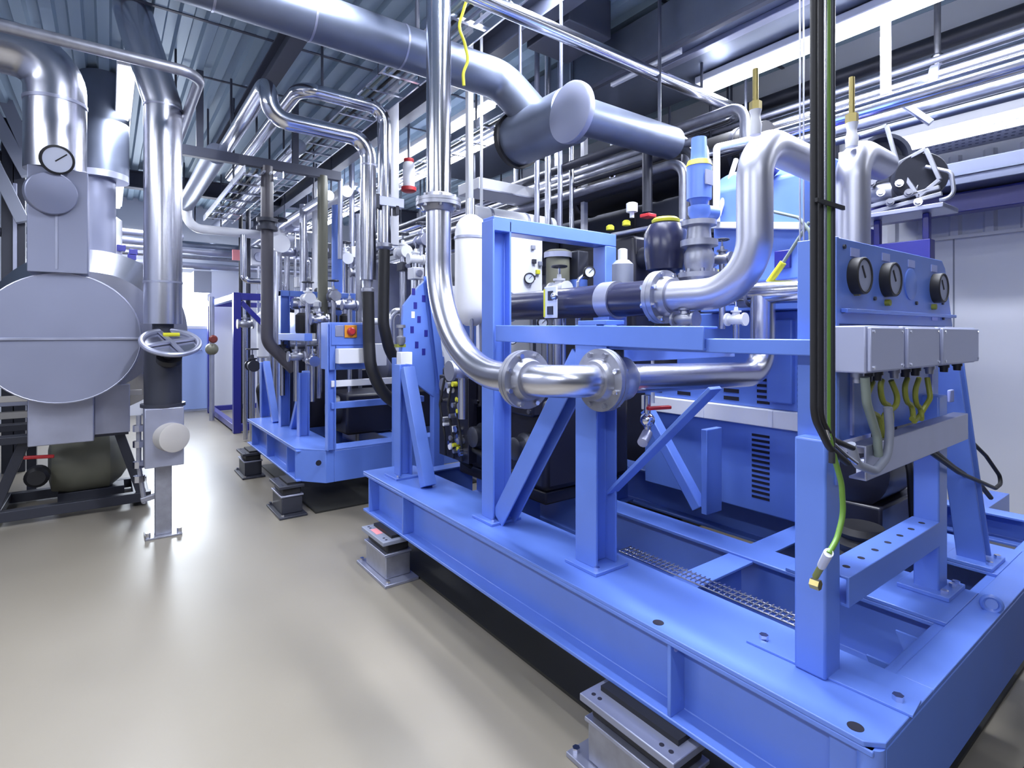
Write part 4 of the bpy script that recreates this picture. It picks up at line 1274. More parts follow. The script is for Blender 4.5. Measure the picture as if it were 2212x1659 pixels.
t, p = along('wall_pipe', 'thick bright pipe running along the wall rack under the strip light', (2100, 145), 3.62, .062, M_CHROME, 3.0)
yb = P(2035, 160, X=3.62).y
MB().lathe((3.62, yb, p.z), (0, 1, 0), [(0, .062), (0, .072), (.04, .072), (.04, .062)], 28).build('collar', M_GALV, t)
along('wall_pipe', 'thin pipe running just above the thick bright wall pipe', (2140, 90), 3.66, .018, M_GALV, 3.5)
along('wall_pipe', 'grey pipe running under the thick bright wall pipe', (1880, 262), 3.45, .035, M_CAST, 3.5)
along('wall_pipe', 'dull blue grey pipe running lowest in the wall rack', (1890, 285), 3.40, .022, M_DUCT, 3.2)
along('wall_pipe', 'dark pipe running high behind the thick bright wall pipe', (2120, 60), 3.95, .05, M_DARK, 4.0)
along('wall_pipe', 'thin dark pipe running between the thick bright pipe and the perforated tray', (2100, 210), 3.85, .025, M_DARK, 3.0)
# thick ones further along (between the blue safety valve and the rack)
for k, (pa, X, r, m, lab) in enumerate((((1690, 290), 3.0, .04, M_CHROME, 'bright pipe passing over the two swan neck pipes'),
                                        ((1500, 265), 3.05, .03, M_CAST, 'grey pipe just over the bright one behind the blue safety valve'),
                                        ((1470, 315), 2.75, .026, M_CAST, 'dark grey pipe under the grey one behind the blue safety valve'),
                                        ((1440, 335), 2.75, .022, M_DARK, 'dark pipe behind the top of the blue safety valve'),
                                        ((1420, 365), 2.75, .03, M_CAST, 'lowest grey pipe of the bundle behind the blue safety valve'))):
    along('ceiling_pipe', lab, pa, X, r, m, 6.5, *((1.72 + .07 * k, 'pipe', None, 24, .55) if k else (-.6,)))
# perforated white cable tray
pz = P(2100, 292, X=3.8).z
t = thing('perforated_tray', 'white perforated cable tray along the wall over the grey duct', 'cable tray', (3.8, .8, pz))
tr = MB().prism([(3.72, -1.0, pz - .03), (3.94, -1.0, pz - .03), (3.94, -1.0, pz + .06), (3.935, -1.0, pz + .06), (3.935, -1.0, pz - .025), (3.725, -1.0, pz - .025), (3.725, -1.0, pz + .06), (3.72, -1.0, pz + .06)],
                (0, 2.55, 0)).build('tray', M_WHITE, t, .0)
mb = MB()                                        # the punched hole pattern of side and bottom
for j in range(3):
    for k in range(46):
        y = .18 + k * .03 + (j % 2) * .015
        z = pz - .013 + j * .028
        mb.cyl((3.7205, y, z), (3.7186, y, z), .0075, 8)
        mb.cyl((3.75 + j * .06, y, pz - .0298), (3.75 + j * .06, y, pz - .0314), .0085, 8)
tag(mb.build('perforation_pattern', M_GREY, tr), kind='stuff')
rods(t, [(3.74, 1.3, pz), (3.74, .2, pz)])
# grey wall duct below the tray
z0, z1 = 2.125, P(2212, 318, X=3.78).z
t = thing('wall_duct', 'flat grey duct along the wall between the white tray and the dark blue beam', 'duct', (3.95, .5, z0))
MB().box(3.80, 4.16, -1.6, 1.45, z0, z1).build('body', M_WDUCT, t, .006)
for k in range(4):
    MB().box(3.785, 3.80, -.6 + k * .62, -.57 + k * .62, z0, z1).build('joint_flange', M_WDUCT, t, .002)
MB().box(3.79, 3.80, -1.6, 1.45, z0 + .05, z0 + .06).build('crease', M_DUCT, t)

# fan unit in its pale frame above the dial panel
FX = 2.74
t = thing('blower_unit', 'dark blower with two round housings in a pale angular frame over the dial panel', 'blower', (FX, .9, ZT))
q = P(1905, 345, X=FX)
MB().lathe(q, (-1, -.55, -.1), [(-.12, .07), (-.10, .10), (.02, .105), (.03, .105), (.03, .09), (-.02, .08)], 32).build('fan_housing', M_BEAM, t)
q2 = P(1982, 385, X=FX)
MB().lathe(q2, (-1, -.6, -.1), [(-.08, .09), (.03, .10), (.05, .092), (.05, .03)], 32).build('fan_housing', M_DARK, t)
MB().tube([q + V((.03, 0, 0)), q2 + V((.03, 0, 0))], .05, None, 18).build('shaft_housing', M_DARK, t)
q3 = P(1905, 415, X=FX - .02)
MB().lathe(q3, (0, -1, -.1), [(-.08, .04), (0, .045), (.05, .04), (.06, .028), (.14, .028)], 20).build('gearbox', M_CAST, t)
for L in (((1858, 292), (1915, 272)), ((1915, 272), (1938, 352)), ((1940, 354), (2000, 322)), ((2000, 322), (2030, 388)), ((2030, 388), (1985, 425)), ((1880, 446), (2030, 404)),
          ((1935, 352), (1985, 425)), ((1880, 460), (2035, 418)), ((1880, 400), (1938, 352))):
    MB().bar(P(*L[0], X=FX - .06), P(*L[1], X=FX - .06), .014, .016).build('frame_bar', M_CAST, t, .002)
MB().tube([P(2000, 360, X=FX - .05), P(2055, 372, X=FX - .05), P(2062, 425, X=FX - .05), P(2030, 432, X=FX - .05)], .008, .03, 10).build('hoop', M_CAST, t)
for k in range(6):
    q = P(1882 + k * 20, 398 + (k % 3) * 20, X=FX - .07)
    MB().lathe(q, (-1, -.4, 0), [(0, .016), (.02, .016), (.02, .010), (.035, .010)], 10).build('fitting', M_CHROME if k % 2 else M_CAST, t)
zb_ = P(1900, 466, X=FX).z
MB().box(FX - .09, FX + .10, .72, 1.08, zb_ - .02, zb_).build('base_plate', M_GALV, t, .003)
for yy in (.80, .98):
    MB().box(FX - .015, FX + .015, yy - .012, yy + .012, ZT, zb_ - .02).build('leg', M_NAVY, t, .003)
MB().box(FX - .03, FX + .03, .78, 1.0, ZT + .9, ZT + 1.22).build('mounting_plate', M_NAVY, t, .003)

# white bus duct, posts and insulated header between the frames
yB = 3.35
a, b = P(1035, 392, Y=yB), P(1262, 440, Y=yB)
t = thing('white_duct', 'pale rectangular cable duct with bright top above the blue portal frame', 'cable duct', ((a.x + b.x) / 2, yB, a.z - .05))
MB().box(a.x, b.x, yB, yB + .30, a.z - .045, a.z + .035).build('body', M_WHITE, t, .004)
MB().box(a.x - .01, b.x + .01, yB - .012, yB, a.z - .055, a.z - .045).build('lip', M_GALV, t)
for x in (2.19, 2.62):
    MB().tube([(x, yB + .15, a.z), (x, yB + .15, ZC)], .012, None, 8).build('hanger_rod', M_WHITE, t)
for k, (px, pt, pb, Y_, m, lab) in enumerate(((1014, 330, 480, 3.1, M_WHITE, 'white post behind the top of the tall polished pipe'),
                                              (1262, 330, 500, 3.0, M_WHITE, 'white post at the end of the pale cable duct'),
                                              (1205, 320, 480, 3.3, M_GALV, 'thin post under the dark drum'),
                                              (1326, 285, 385, 2.9, M_WHITE, 'thin white hanger with a foot bar beyond the capped duct'))):
    q, q_ = P(px, pt, Y=Y_), P(px, pb, Y=Y_)
    t = thing('hanger_post', lab, 'hanger', (q.x, Y_, q_.z), 'hanger posts over the skid')
    MB().box(q.x - .02, q.x + .02, Y_ - .02, Y_ + .02, q_.z, ZC).build('post', m, t, .003)
    if px == 1326:
        MB().box(q.x - .02, q.x + .42, Y_ - .03, Y_ + .03, q_.z - .02, q_.z + .02).build('foot_bar', M_GALV, t, .003)
yI = 3.0
a, b = P(1020, 466, Y=yI), P(1190, 478, Y=yI)
t = thing('insulated_header', 'bright insulated pipe lying across behind the top bar of the blue portal frame', 'pipe', ((a.x + b.x) / 2, yI, a.z - .07))
MB().tube([(a.x, yI, a.z), (b.x, yI, a.z)], .07, None, 32).build('tube', M_WHITE, t)
for px in (1050, 1128, 1175):
    q = P(px, 470, Y=yI)
    MB().lathe((q.x, yI, a.z), (1, 0, 0), [(0, .07), (0, .074), (.02, .074), (.02, .07)], 28).build('joint_band', M_GALV, t)
for px in (1040, 1180):
    q = P(px, 470, Y=yI)
    MB().tube([(q.x, yI, a.z), (q.x, yI, ZC)], .010, None, 8).build('hanger_rod', M_WHITE, t)
for k in range(4):
    q = P(1160 + k * 25, 440, Y=2.9)
    simple_pipe('riser_tube', 'thin bright riser tube over the portal frame, one of a short row', [(q.x, 2.9, 1.95), (q.x, 2.9, ZC)], .018, None, M_STEEL if k % 2 else M_GALV, 'riser tubes over the portal frame', 'pipe', 12)

# dark round pipe and bundle in the gap under the drum
for k, (pa, X, r, m, lab) in enumerate((((1300, 410), 2.9, .06, M_DARK, 'dark pipe along the room under the foot bar hanger'), ((1380, 330), 2.85, .035, M_CAST, 'grey pipe along the room beside the foot bar hanger'),
                                        ((1390, 300), 2.6, .03, M_DARK, 'dark pipe along the room just over the grey pipe near the foot bar hanger'))):
    along('ceiling_pipe', lab, pa, X, r, m, 7.0, 1.95 + .1 * k, 'pipe', None, 24, .45)

t = thing('dark_duct', 'thick black insulated duct along the room behind the pale cable duct', 'duct', (3.25, 3.0, 2.3))
MB().tube([(3.25, 1.75, 2.44), (3.25, 6.0, 2.44)], .16, None, 32).build('tube', M_BLACK, t)
for yy in (1.9, 2.6, 3.3):
    MB().lathe((3.25, yy, 2.44), (0, 1, 0), [(0, .16), (0, .168), (.03, .168), (.03, .16)], 32).build('joint_band', M_DARK, t)
rods(t, [(3.42, 2.0, 2.44), (3.42, 4.5, 2.44)])
t = thing('black_cabinet', 'black cabinet behind the dark separator bottle and air filter', 'cabinet', (3.2, 2.7, 0))
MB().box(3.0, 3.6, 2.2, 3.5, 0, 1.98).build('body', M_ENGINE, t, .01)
dd = MB().box(2.985, 3.0, 2.23, 3.47, .08, 1.94).build('door', M_ENGINE, t, .006)
MB().box(2.965, 2.985, 2.3, 2.33, .9, 1.1).build('handle', M_CAST, dd, .003)

# ================================================================== PIPES OVER THE BACK SKID
YA = 3.72
za = P(790, 300, Y=YA).z
xa0, xa1 = P(578, 200, Y=YA).x, P(795, 450, Y=YA).x
zt = P(578, 185, Y=YA).z
t = pipe('steel_riser', 'thick bright pipe stepping down twice beside the dark channel and dropping to the black hose',
         [(xa0, 6.2, zt + .02), (xa0, YA, zt + .02), (xa0 + .02, YA, za), (xa1, YA, za), (xa1, YA, P(795, 605, Y=YA).z)], .056, .14, M_CHROME, n=28)
rods(t, [(xa0, 5.0, zt)])
MB().lathe((xa1, YA, P(795, 360, Y=YA).z), (0, 0, 1), [(0, .056), (0, .058), (.012, .058), (.012, .056)], 28).build('joint_band', M_GALV, t)
zh = P(795, 605, Y=YA).z
MB().lathe((xa1, YA, zh - .10), (0, 0, 1), [(0, .03), (.02, .045), (.04, .045), (.05, .03), (.10, .035)], 20).build('coupling', M_CAST, t)
YB = 3.85
zb_ = P(760, 218, Y=YB).z
xb0, xb1 = P(648, 200, Y=YB).x, P(830, 450, Y=YB).x
t = pipe('steel_riser', 'second bright pipe crossing above the stepped one and dropping behind it',
         [(xb0, 6.5, zb_), (xb0, YB, zb_), (xb1, YB, zb_), (xb1, YB, P(830, 530, Y=YB).z)], .05, .12, M_CHROME, n=26)
rods(t, [(xb0, 5.2, zb_), (1.2, YB, zb_)])
MB().lathe((xb1, YB, P(830, 540, Y=YB).z), (0, 0, 1), [(0, .035), (.02, .06), (.045, .06), (.05, .05)], 20).build('coupling', M_CAST, t)
q = P(850, 300, Y=4.05)
t = pipe('steel_riser', 'white painted post pipe standing next to the second bright pipe', [(q.x, 4.05, ZC), (q.x, 4.05, P(850, 530, Y=4.05).z)], .042, None, M_WHITE, n=22)
c1, c2 = P(815, 435, Y=3.85), P(862, 435, Y=3.85)
t = thing('pipe_clamp', 'grey clamp block holding the bright pipes together', 'clamp', (c1.x, 3.86, c1.z - .04))
MB().box(c1.x - .01, c2.x + .02, 3.80, 3.86, c1.z - .035, c1.z + .035).build('bar', M_GALV, t, .004)
MB().box(c1.x - .03, c1.x, 3.80, 3.86, c1.z - .06, c1.z + .045).build('jaw', M_DARK, t, .003)
MB().box(c2.x - .05, c2.x - .02, 3.80, 3.86, c1.z - .09, c1.z - .02).build('jaw', M_DARK, t, .003)
# white and red sounder
q = P(883, 378, Y=4.4)
t = thing('alarm_sounder', 'white cylinder with red ends hanging beside the tall polished pipe', 'alarm', (q.x, 4.4, q.z - .15))
MB().lathe((q.x, 4.4, q.z - .11), (0, 0, 1), [(0, .045), (.02, .052), (.20, .052), (.22, .04)], 24).build('body', M_WHITE, t)
MB().lathe((q.x, 4.4, q.z - .15), (0, 0, 1), [(0, .05), (.01, .066), (.04, .066), (.045, .045)], 24).build('red_base', M_RED, t)
MB().lathe((q.x, 4.4, q.z + .11), (0, 0, 1), [(0, .04), (.01, .045), (.03, .045), (.035, .02)], 24).build('red_top', M_RED, t)
MB().tube([(q.x, 4.4, q.z + .13), (q.x, 4.4, ZC)], .012, None, 8).build('suspension', M_BEAM, t)

# black hoses hanging to the back skid
a = P(797, 650, Y=YA)
hp = [(xa1, YA, zh - .08), P(797, 740, Y=YA), P(800, 790, Y=YA - .02), P(825, 850, Y=YA - .05), P(868, 880, Y=YA - .05)]
simple_pipe('rubber_hose', 'black rubber hose hanging from the stepped bright pipe', hp, .042, .3, M_BLACK, None, 'hose', 20)
hp = [(xb1, YB, P(830, 595, Y=YB).z), P(828, 700, Y=YB), P(842, 760, Y=YB), P(872, 800, Y=YB)]
simple_pipe('rubber_hose', 'black rubber hose hanging behind, next to the blue slotted plate', [(xb1, YB, P(830, 540, Y=YB).z)] + hp[1:], .042, .3, M_BLACK, None, 'hose', 20)

# dark channel with hangers and poles
t = thing('channel_beam', 'dark channel beam crossing under the ceiling between the mitred column and the bright pipes', 'beam', (1.0, 5.0, 2.7))
a, b = P(384, 322, Y=5.0), P(735, 372, Y=5.0)
MB().channel((a.x, 5.0, a.z), (b.x, 5.0, a.z), .06, .08, .008).build('channel', M_BEAM, t, .002)
for x in (a.x + .15, b.x - .4):
    MB().box(x - .025, x + .025, 4.98, 5.02, a.z, ZC).build('hanger', M_BEAM, t)
for px, yb, r, m, lab in ((577, 770, .050, mat('dark_pole_paint', (.075, .07, .085), rough=.4), 'thick dark pole pipe standing before the navy frame'), (697, 870, .045, M_OLIVE, 'olive pole pipe beside the blue control box'),
                          (735, 560, .022, M_GALV, 'thin pale pole pipe beside the olive one')):
    q, q_ = P(px, 400, Y=5.0), P(px, yb, Y=5.0)
    pts = [(q.x, 5.0, a.z - .02), (q.x, 5.0, max(.6, q_.z))] if px != 577 else [(q.x, 5.0, a.z - .02), (q.x, 5.0, q_.z + .12), (q.x + .22, 5.0, q_.z - .12)]
    t = thing('pole_pipe', lab, 'pipe', (q.x, 5.0, .6))
    MB().tube(pts, r, .15, 20).build('tube', m, t)
    if px == 577:
        z = P(577, 485, Y=5.0).z
        MB().lathe((q.x, 5.0, z - .05), (0, 0, 1), [(0, r), (0, r * 1.7), (.03, r * 1.7), (.03, r * 1.3), (.07, r * 1.3), (.07, r * 1.7), (.10, r * 1.7), (.10, r)], 20).build('flange', M_DARK, t)

# ================================================================== BACK SKID
bs = thing('compressor_skid', 'second blue steel skid frame further down the aisle, its corner facing the front skid', 'machine base frame', (1.8, 4.8, ZB))
BX0, BY0, BY1 = 1.085, 3.97, 5.79
mb = MB()
mb.ibeam((BX0 + .07, BY0 + .10, (ZT + ZB) / 2 - .006), (BX0 + .07, BY1, (ZT + ZB) / 2 - .006), .14, ZT - ZB - .012, .014, .01)
q = mb.build('side_beam', M_BLUE, bs, .003)
for yy in (4.35, 5.0, 5.6):
    MB().box(BX0 + .004, BX0 + .066, yy - .006, yy + .006, ZB + .014, ZT - .026).build('stiffener', M_BLUE, q)
MB().prism([(BX0, BY0 + .14, ZB), (BX0 + .16, BY0 - .06, ZB), (BX0 + .22, BY0 - .06, ZB), (BX0 + .22, BY0 + .02, ZB), (BX0 + .05, BY0 + .18, ZB)], (0, 0, ZT - ZB - .012)).build('corner_plate', M_BLUE, bs, .003)
MB().box(BX0 + .22, 2.7, BY0 - .06, BY0 + .02, ZB, ZT - .012).build('end_beam', M_BLUE, bs, .004)
MB().prism([(BX0, BY0 + .14, ZT - .012), (BX0 + .16, BY0 - .06, ZT - .012), (2.7, BY0 - .06, ZT - .012), (2.7, BY0 + .12, ZT - .012), (BX0 + .30, BY0 + .12, ZT - .012),
            (BX0 + .30, BY1, ZT - .012), (BX0, BY1, ZT - .012)], (0, 0, .012)).build('top_plate', M_BLUE, bs, .002)
MB().cyl(P(688, 1000, Y=BY0 - .06), P(688, 1000, Y=BY0 - .06) - V((0, .002, 0)), .02, 16).build('drilled_hole', M_HOLE, bs)
skid_beam(bs, 1.9, BY0 + .02, BY1)
skid_beam(bs, 2.6, BY0 + .02, BY1)
MB().box(BX0 + .14, 2.6, BY1 - .1, BY1, ZB, ZT - .012).build('end_beam', M_BLUE, bs, .003)
BPX = 1.25


def bpost(px, X, ztop_py, name='post', w=.08):
    q = P(px, 900, X=X)
    zt = P(px, ztop_py, X=X).z
    mb = MB()
    mb.ibeam((X, q.y, ZT), (X, q.y, zt), w, w, .008, .008, up=(1, 0, 0))
    return mb.build(name, M_BLUE, bs, .002), q.y, zt


o, yy, zz = bpost(572, BPX, 782)
MB().bar((BPX, yy - .45, ZT), (BPX, yy - .06, zz), .05, .06, up=(1, 0, 0)).build('brace', M_BLUE, bs, .003)
o, yy2, zz2 = bpost(614, BPX + .02, 628)
MB().box(BPX - .02, 1.95, yy2 - .04, yy2 + .04, zz2 - .05, zz2).build('top_bar', M_BLUE, bs, .003)
MB().box(1.88, 1.95, yy2 - .04, yy2 + .04, ZT, zz2 - .05).build('post', M_BLUE, bs, .003)
zr = P(640, 728, X=BPX).z
MB().box(BPX - .03, BPX + .03, 4.35, yy2, zr - .03, zr + .03).build('rail', M_BLUE, bs, .003)
o, y3, z3 = bpost(655, BPX + .02, 805)
MB().bar((BPX + .05, y3 + .4, ZT), (BPX + .05, y3 + .02, z3), .05, .06, up=(1, 0, 0)).build('brace', M_BLUE, bs, .003)
o, y4, z4 = bpost(714, BPX + .02, 700, w=.06)
MB().box(BPX + .02, 2.0, y4 - .02, y4 + .03, P(714, 886, X=BPX).z, P(714, 872, X=BPX).z).build('cross_bar', M_BLUE, bs, .003)
MB().box(BPX + .02, 2.0, y4 - .02, y4 + .03, P(714, 838, X=BPX).z, P(714, 824, X=BPX).z).build('white_bar', M_WHITE, bs, .003)
for k, (y0, y1, lab) in enumerate(((4.05, 4.35, 'black isolator under the near corner of the back skid'), (5.35, 5.65, 'black isolator under the far end of the back skid'))):
    isolator(y0, y1, lab, False, BX0 - .12, True)

# blue control box with orange red switch
YC = y4 - .03
a, b = P(712, 800, Y=YC), P(800, 697, Y=YC)
t = thing('switch_box', 'blue control box with an orange and red main switch on the back skid', 'control box', ((a.x + b.x) / 2, YC + .1, a.z))
bo = MB().box(a.x, b.x, YC, YC + .2, a.z, b.z).build('box', M_BLUE, t, .005)
MB().box(a.x + .01, b.x - .01, YC - .01, YC, P(750, 745, Y=YC).z, b.z - .01).build('door', M_BLUE, t, .003)
q = P(757, 716, Y=YC - .01)
k_ = MB().box(q.x - .045, q.x + .045, q.y - .012, q.y, q.z - .045, q.z + .045).build('switch_plate', M_ORANGE, t, .004)
MB().lathe(q + V((0, -.012, 0)), (0, -1, 0), [(0, .03), (.02, .028), (.03, .02)], 18).build('red_knob', M_RED, k_)
q = P(733, 715, Y=YC - .01)
MB().box(q.x - .03, q.x + .03, q.y - .006, q.y, q.z - .04, q.z + .04).build('label_plate', M_GALV, t, .002)
a, b = P(730, 786, Y=YC - .06), P(792, 752, Y=YC - .06)
single(MB().box(a.x, b.x, YC - .08, YC - .001, a.z, b.z), 'terminal_box', M_WHITE, 'pale grey terminal box on the blue control box, under its orange switch', 'box', bevel=.005)
a, b = P(806, 790, Y=4.15), P(830, 742, Y=4.15)
single(MB().box(a.x, b.x, 4.1, 4.2, a.z, b.z), 'terminal_box', M_WHITE, 'pale box between the two black hoses', 'box', bevel=.005)

# slotted blue plate standing at the far end of the front skid
YS = 3.30
t = thing('slotted_plate', 'tall light blue slotted plate standing behind the front skid beside the black hoses', 'plate', (1.65, YS, ZT))
pp = [P(862, 800, Y=YS), P(940, 860, Y=YS), P(948, 700, Y=YS), P(930, 596, Y=YS), P(905, 618, Y=YS), P(872, 660, Y=YS)]
f = MB().prism(pp, (0, .03, 0)).build('plate', M_BLUE, t, .003)
for px, py in ((893, 630), (897, 660), (905, 690), (890, 712), (915, 645), (920, 720), (915, 760), (900, 745), (892, 680)):
    q = P(px, py, Y=YS)
    MB().box(q.x - .012, q.x + .012, YS - .003, YS, q.z - .022, q.z + .022).build('slot', M_NAVY if px != 892 else M_PANEL, f)
MB().channel(P(925, 596, Y=YS - .02), P(955, 850, Y=YS - .02), .05, .05, .006).build('edge_channel', M_BLUE, t, .002)
MB().box(1.50, 1.58, YS, YS + .06, .30, 1.14).build('leg', M_BLUE, t, .003)
MB().box(1.78, 1.86, YS, YS + .06, .30, 1.14).build('leg', M_BLUE, t, .003)
MB().box(1.46, 1.90, YS - .04, YS + .10, 0, .30).build('pedestal', M_BLUE, t, .004)
q0, q1 = P(863, 790, Y=YS - .05), P(888, 760, Y=YS - .05)
single(MB().box(q0.x, q1.x, YS - .07, YS - .002, q0.z, q1.z), 'socket_box', M_WHITE, 'small white socket box on the light blue slotted plate', 'socket', bevel=.004)
q = P(866, 725, Y=YS - .04)
t = thing('gauge_valve', 'small brass and grey fitting over the white socket box', 'valve', q - V((0, 0, .05)))
MB().lathe(q - V((0, 0, .06)), (0, 0, 1), [(0, .02), (.02, .03), (.05, .03), (.06, .015), (.11, .015), (.11, .03), (.13, .03)], 14).build('body', M_CAST, t)
MB().box(q.x - .03, q.x + .03, q.y - .01, q.y + .035, q.z - .075, q.z - .055).build('foot', M_YG, t)

# navy frame stand at the end of the aisle
NX, NY0, NY1 = 1.345, 7.85, 10.1
NZ = P(508, 632, Y=NY0).z
t = thing('navy_frame', 'navy blue open frame stand at the end of the aisle near the glazed door', 'frame', (1.7, 9.0, 0))
NX1 = 2.35
for x, y in ((NX, NY0), (NX1, NY0), (NX, NY1), (NX1, NY1)):
    MB().box(x - .045, x + .045, y - .045, y + .045, 0, NZ).build('post', M_NAVY, t, .004)
for z in (NZ - .05, .07):
    MB().box(NX + .045, NX1 - .045, NY0 - .045, NY0 + .045, z - .045, z + .045).build('rail', M_NAVY, t, .004)
    MB().box(NX - .04, NX + .04, NY0 + .045, NY1 - .045, z - .04, z + .04).build('rail', M_NAVY if z < 1 else M_BLUE, t, .004)
    MB().box(NX + .045, NX1 - .045, NY1 - .04, NY1 + .04, z - .04, z + .04).build('rail', M_NAVY, t, .004)
MB().bar((NX + .05, NY0, NZ - .12), (NX1 - .05, NY0, .72), .06, .05, up=(0, 1, 0)).build('brace', M_NAVY, t, .003)
# things in the frame
t = thing('filter_vessel', 'pale filter tube inside the navy frame', 'filter', (1.75, 8.4, .1))
MB().lathe((1.78, 8.4, .95), (0, 0, 1), [(0, .05), (.02, .08), (.62, .08), (.66, .04)], 24).build('body', M_WHITE, t)
MB().tube([(1.78, 8.4, .95), (1.78, 8.4, .05)], .03, None, 14).build('stand', M_STEEL, t)
t = thing('stop_valve', 'valve with a dark red knob on a silver upright just outside the navy frame', 'valve', (1.24, 9.2, 0))
q = V((1.24, 9.2, P(468, 728, Y=9.2).z))
MB().tube([(q.x, 9.2, 0), (q.x, 9.2, q.z + .6)], .035, None, 16).build('upright', M_GALV, t)
MB().lathe((q.x, 9.12, q.z - .03), (0, -1, 0), [(0, .03), (.02, .055), (.06, .06), (.08, .04)], 18).build('red_knob', M_DRED, t)
MB().ball((q.x, 9.2, q.z - .18), .09).build('body', M_OLIVE, t)
t = thing('small_pump', 'small dark pump with hoses low inside the navy frame', 'pump', (1.95, 8.3, 0))
MB().lathe((1.75, 8.3, .62), (1, 0, 0), [(0, .08), (.02, .13), (.35, .13), (.38, .07)], 22).build('motor', M_DARK, t)
MB().box(1.7, 2.2, 8.15, 8.45, 0, .49).build('base', M_GALV, t, .005)
MB().tube([(1.8, 8.2, .7), (1.65, 8.1, .55), (1.7, 8.1, .2)], .03, .1, 10).build('hose', M_BLACK, t)
# grey box, pipes over the frame
a, b = P(418, 632, Y=9.6), P(456, 587, Y=9.6)
single(MB().box(a.x, b.x, 9.55, 9.9, a.z, b.z), 'grey_box', M_GREY, 'grey box high at the end of the aisle beside the glazed door', 'box', bevel=.01)
a, b = P(404, 492, Y=7.6), P(566, 504, Y=7.6)
t = pipe('white_pipe', 'bright white pipe crossing above the navy frame with a turned up end', [(a.x, 7.6, a.z + .45), (a.x, 7.6, a.z), (b.x + .4, 7.6, a.z)], .055, .16, M_WHITE, n=20)
rods(t, [(b.x, 7.6, a.z)])
for k, (py, r, m, lab) in enumerate(((545, .05, M_GALV, 'upper grey pipe crossing the far end over the navy frame'), (556, .03, M_CAST, 'thin brown grey pipe crossing the far end over the navy frame'),
                                     (572, .05, M_GALV, 'lower grey pipe crossing the far end over the navy frame'), (525, .06, M_DUCT, 'thick grey pipe crossing the far end over the navy frame'))):
    q = P(450, py, Y=9.3)
    t = thing('far_pipe', lab, 'pipe', (q.x, 9.3, q.z))
    MB().tube([(-.9, 9.3 + k * .13, q.z), (3.4, 9.3 + k * .13, q.z)], r, None, 16).build('tube', m, t)
    rods(t, [(2.2, 9.3 + k * .13, q.z)])
q = P(509, 552, Y=8.13)
single(MB().box(q.x - .035, q.x + .06, 8.13, 8.174, q.z - .06, q.z + .08), 'warning_sign', M_PINK, 'small red and white tag hanging over the navy frame', 'tag')

# far wall units and crossing pipes, dense services behind the back skid
SH = [M_STEEL, M_WHITE, M_GALV, M_CAST, M_CHROME, M_DARK]
t = thing('pump_manifold', 'silver manifold with black drums inside the blue portal of the back skid', 'manifold', (1.55, 5.1, ZT))
zc = P(650, 715, Y=5.1).z
for k in range(4):
    x = 1.38 + k * .13
    MB().lathe((x, 5.0, zc - .02), (0, 0, 1), [(0, .05), (.02, .055), (.16, .055), (.18, .03)], 18).build('drum', M_BLACK, t)
    MB().lathe((x, 5.0, zc + .16), (0, 0, 1), [(0, .03), (.04, .03), (.06, .05), (.10, .05), (.12, .02)], 16).build('head', SH[k % 3], t)
MB().tube([(1.30, 5.02, zc + .24), (1.88, 5.02, zc + .24)], .05, None, 20).build('header', M_STEEL, t)
MB().tube([(1.30, 5.12, zc - .12), (1.88, 5.12, zc - .12)], .045, None, 20).build('header', M_GALV, t)
MB().box(1.32, 1.86, 4.9, 5.2, ZT, zc - .19).build('plinth', M_ENGINE, t, .01)
for k, (px, py, Y_, s, m) in enumerate(((600, 530, 6.3, .10, M_WHITE), (620, 545, 6.6, .07, M_GALV), (665, 645, 4.8, .05, M_WHITE), (690, 690, 4.7, .05, M_STEEL), (745, 560, 5.4, .06, M_WHITE),
                                        (770, 590, 5.6, .05, M_CAST), (720, 640, 4.9, .05, M_CAST), (755, 660, 4.6, .045, M_GALV), (870, 545, 4.6, .06, M_WHITE), (898, 560, 4.4, .05, M_WHITE),
                                        (912, 520, 4.8, .06, M_GALV), (640, 770, 4.6, .045, M_CAST), (675, 780, 4.5, .045, M_STEEL), (610, 760, 5.1, .05, M_DARK), (545, 790, 7.0, .07, M_DARK),
                                        (530, 700, 7.2, .06, M_CAST))):
    places = ['big white valve over the blue portal of the back skid', 'grey valve partly behind the big white one', 'white valve inside the blue portal of the back skid',
              'silver valve at the open side of the blue portal', 'white valve between the olive pole and the thick bright riser', 'dark grey valve beside the thick bright riser',
              'grey valve next to the blue control box top', 'pale valve straight above the blue control box', 'white valve behind the clamped bright pipes',
              'white valve beside the tall polished pipe over the slotted plate', 'grey valve high beside the tall polished pipe', 'small grey valve under the black drums',
              'small silver valve under the black drums, nearer the olive pole', 'dark valve behind the bent end of the thick pole', 'dark valve low behind the navy frame brace', 'grey valve in front of the navy frame']
    valve(px, py, Y_, s, places[k], m, k % 2 == 0, None, ((0, 1, 0), (1, 0, 0))[k % 2], 'valves around the back skid', drop=max(.1, P(px, py, Y=Y_).z - .75 if Y_ < 5.8 else P(px, py, Y=Y_).z - .02))
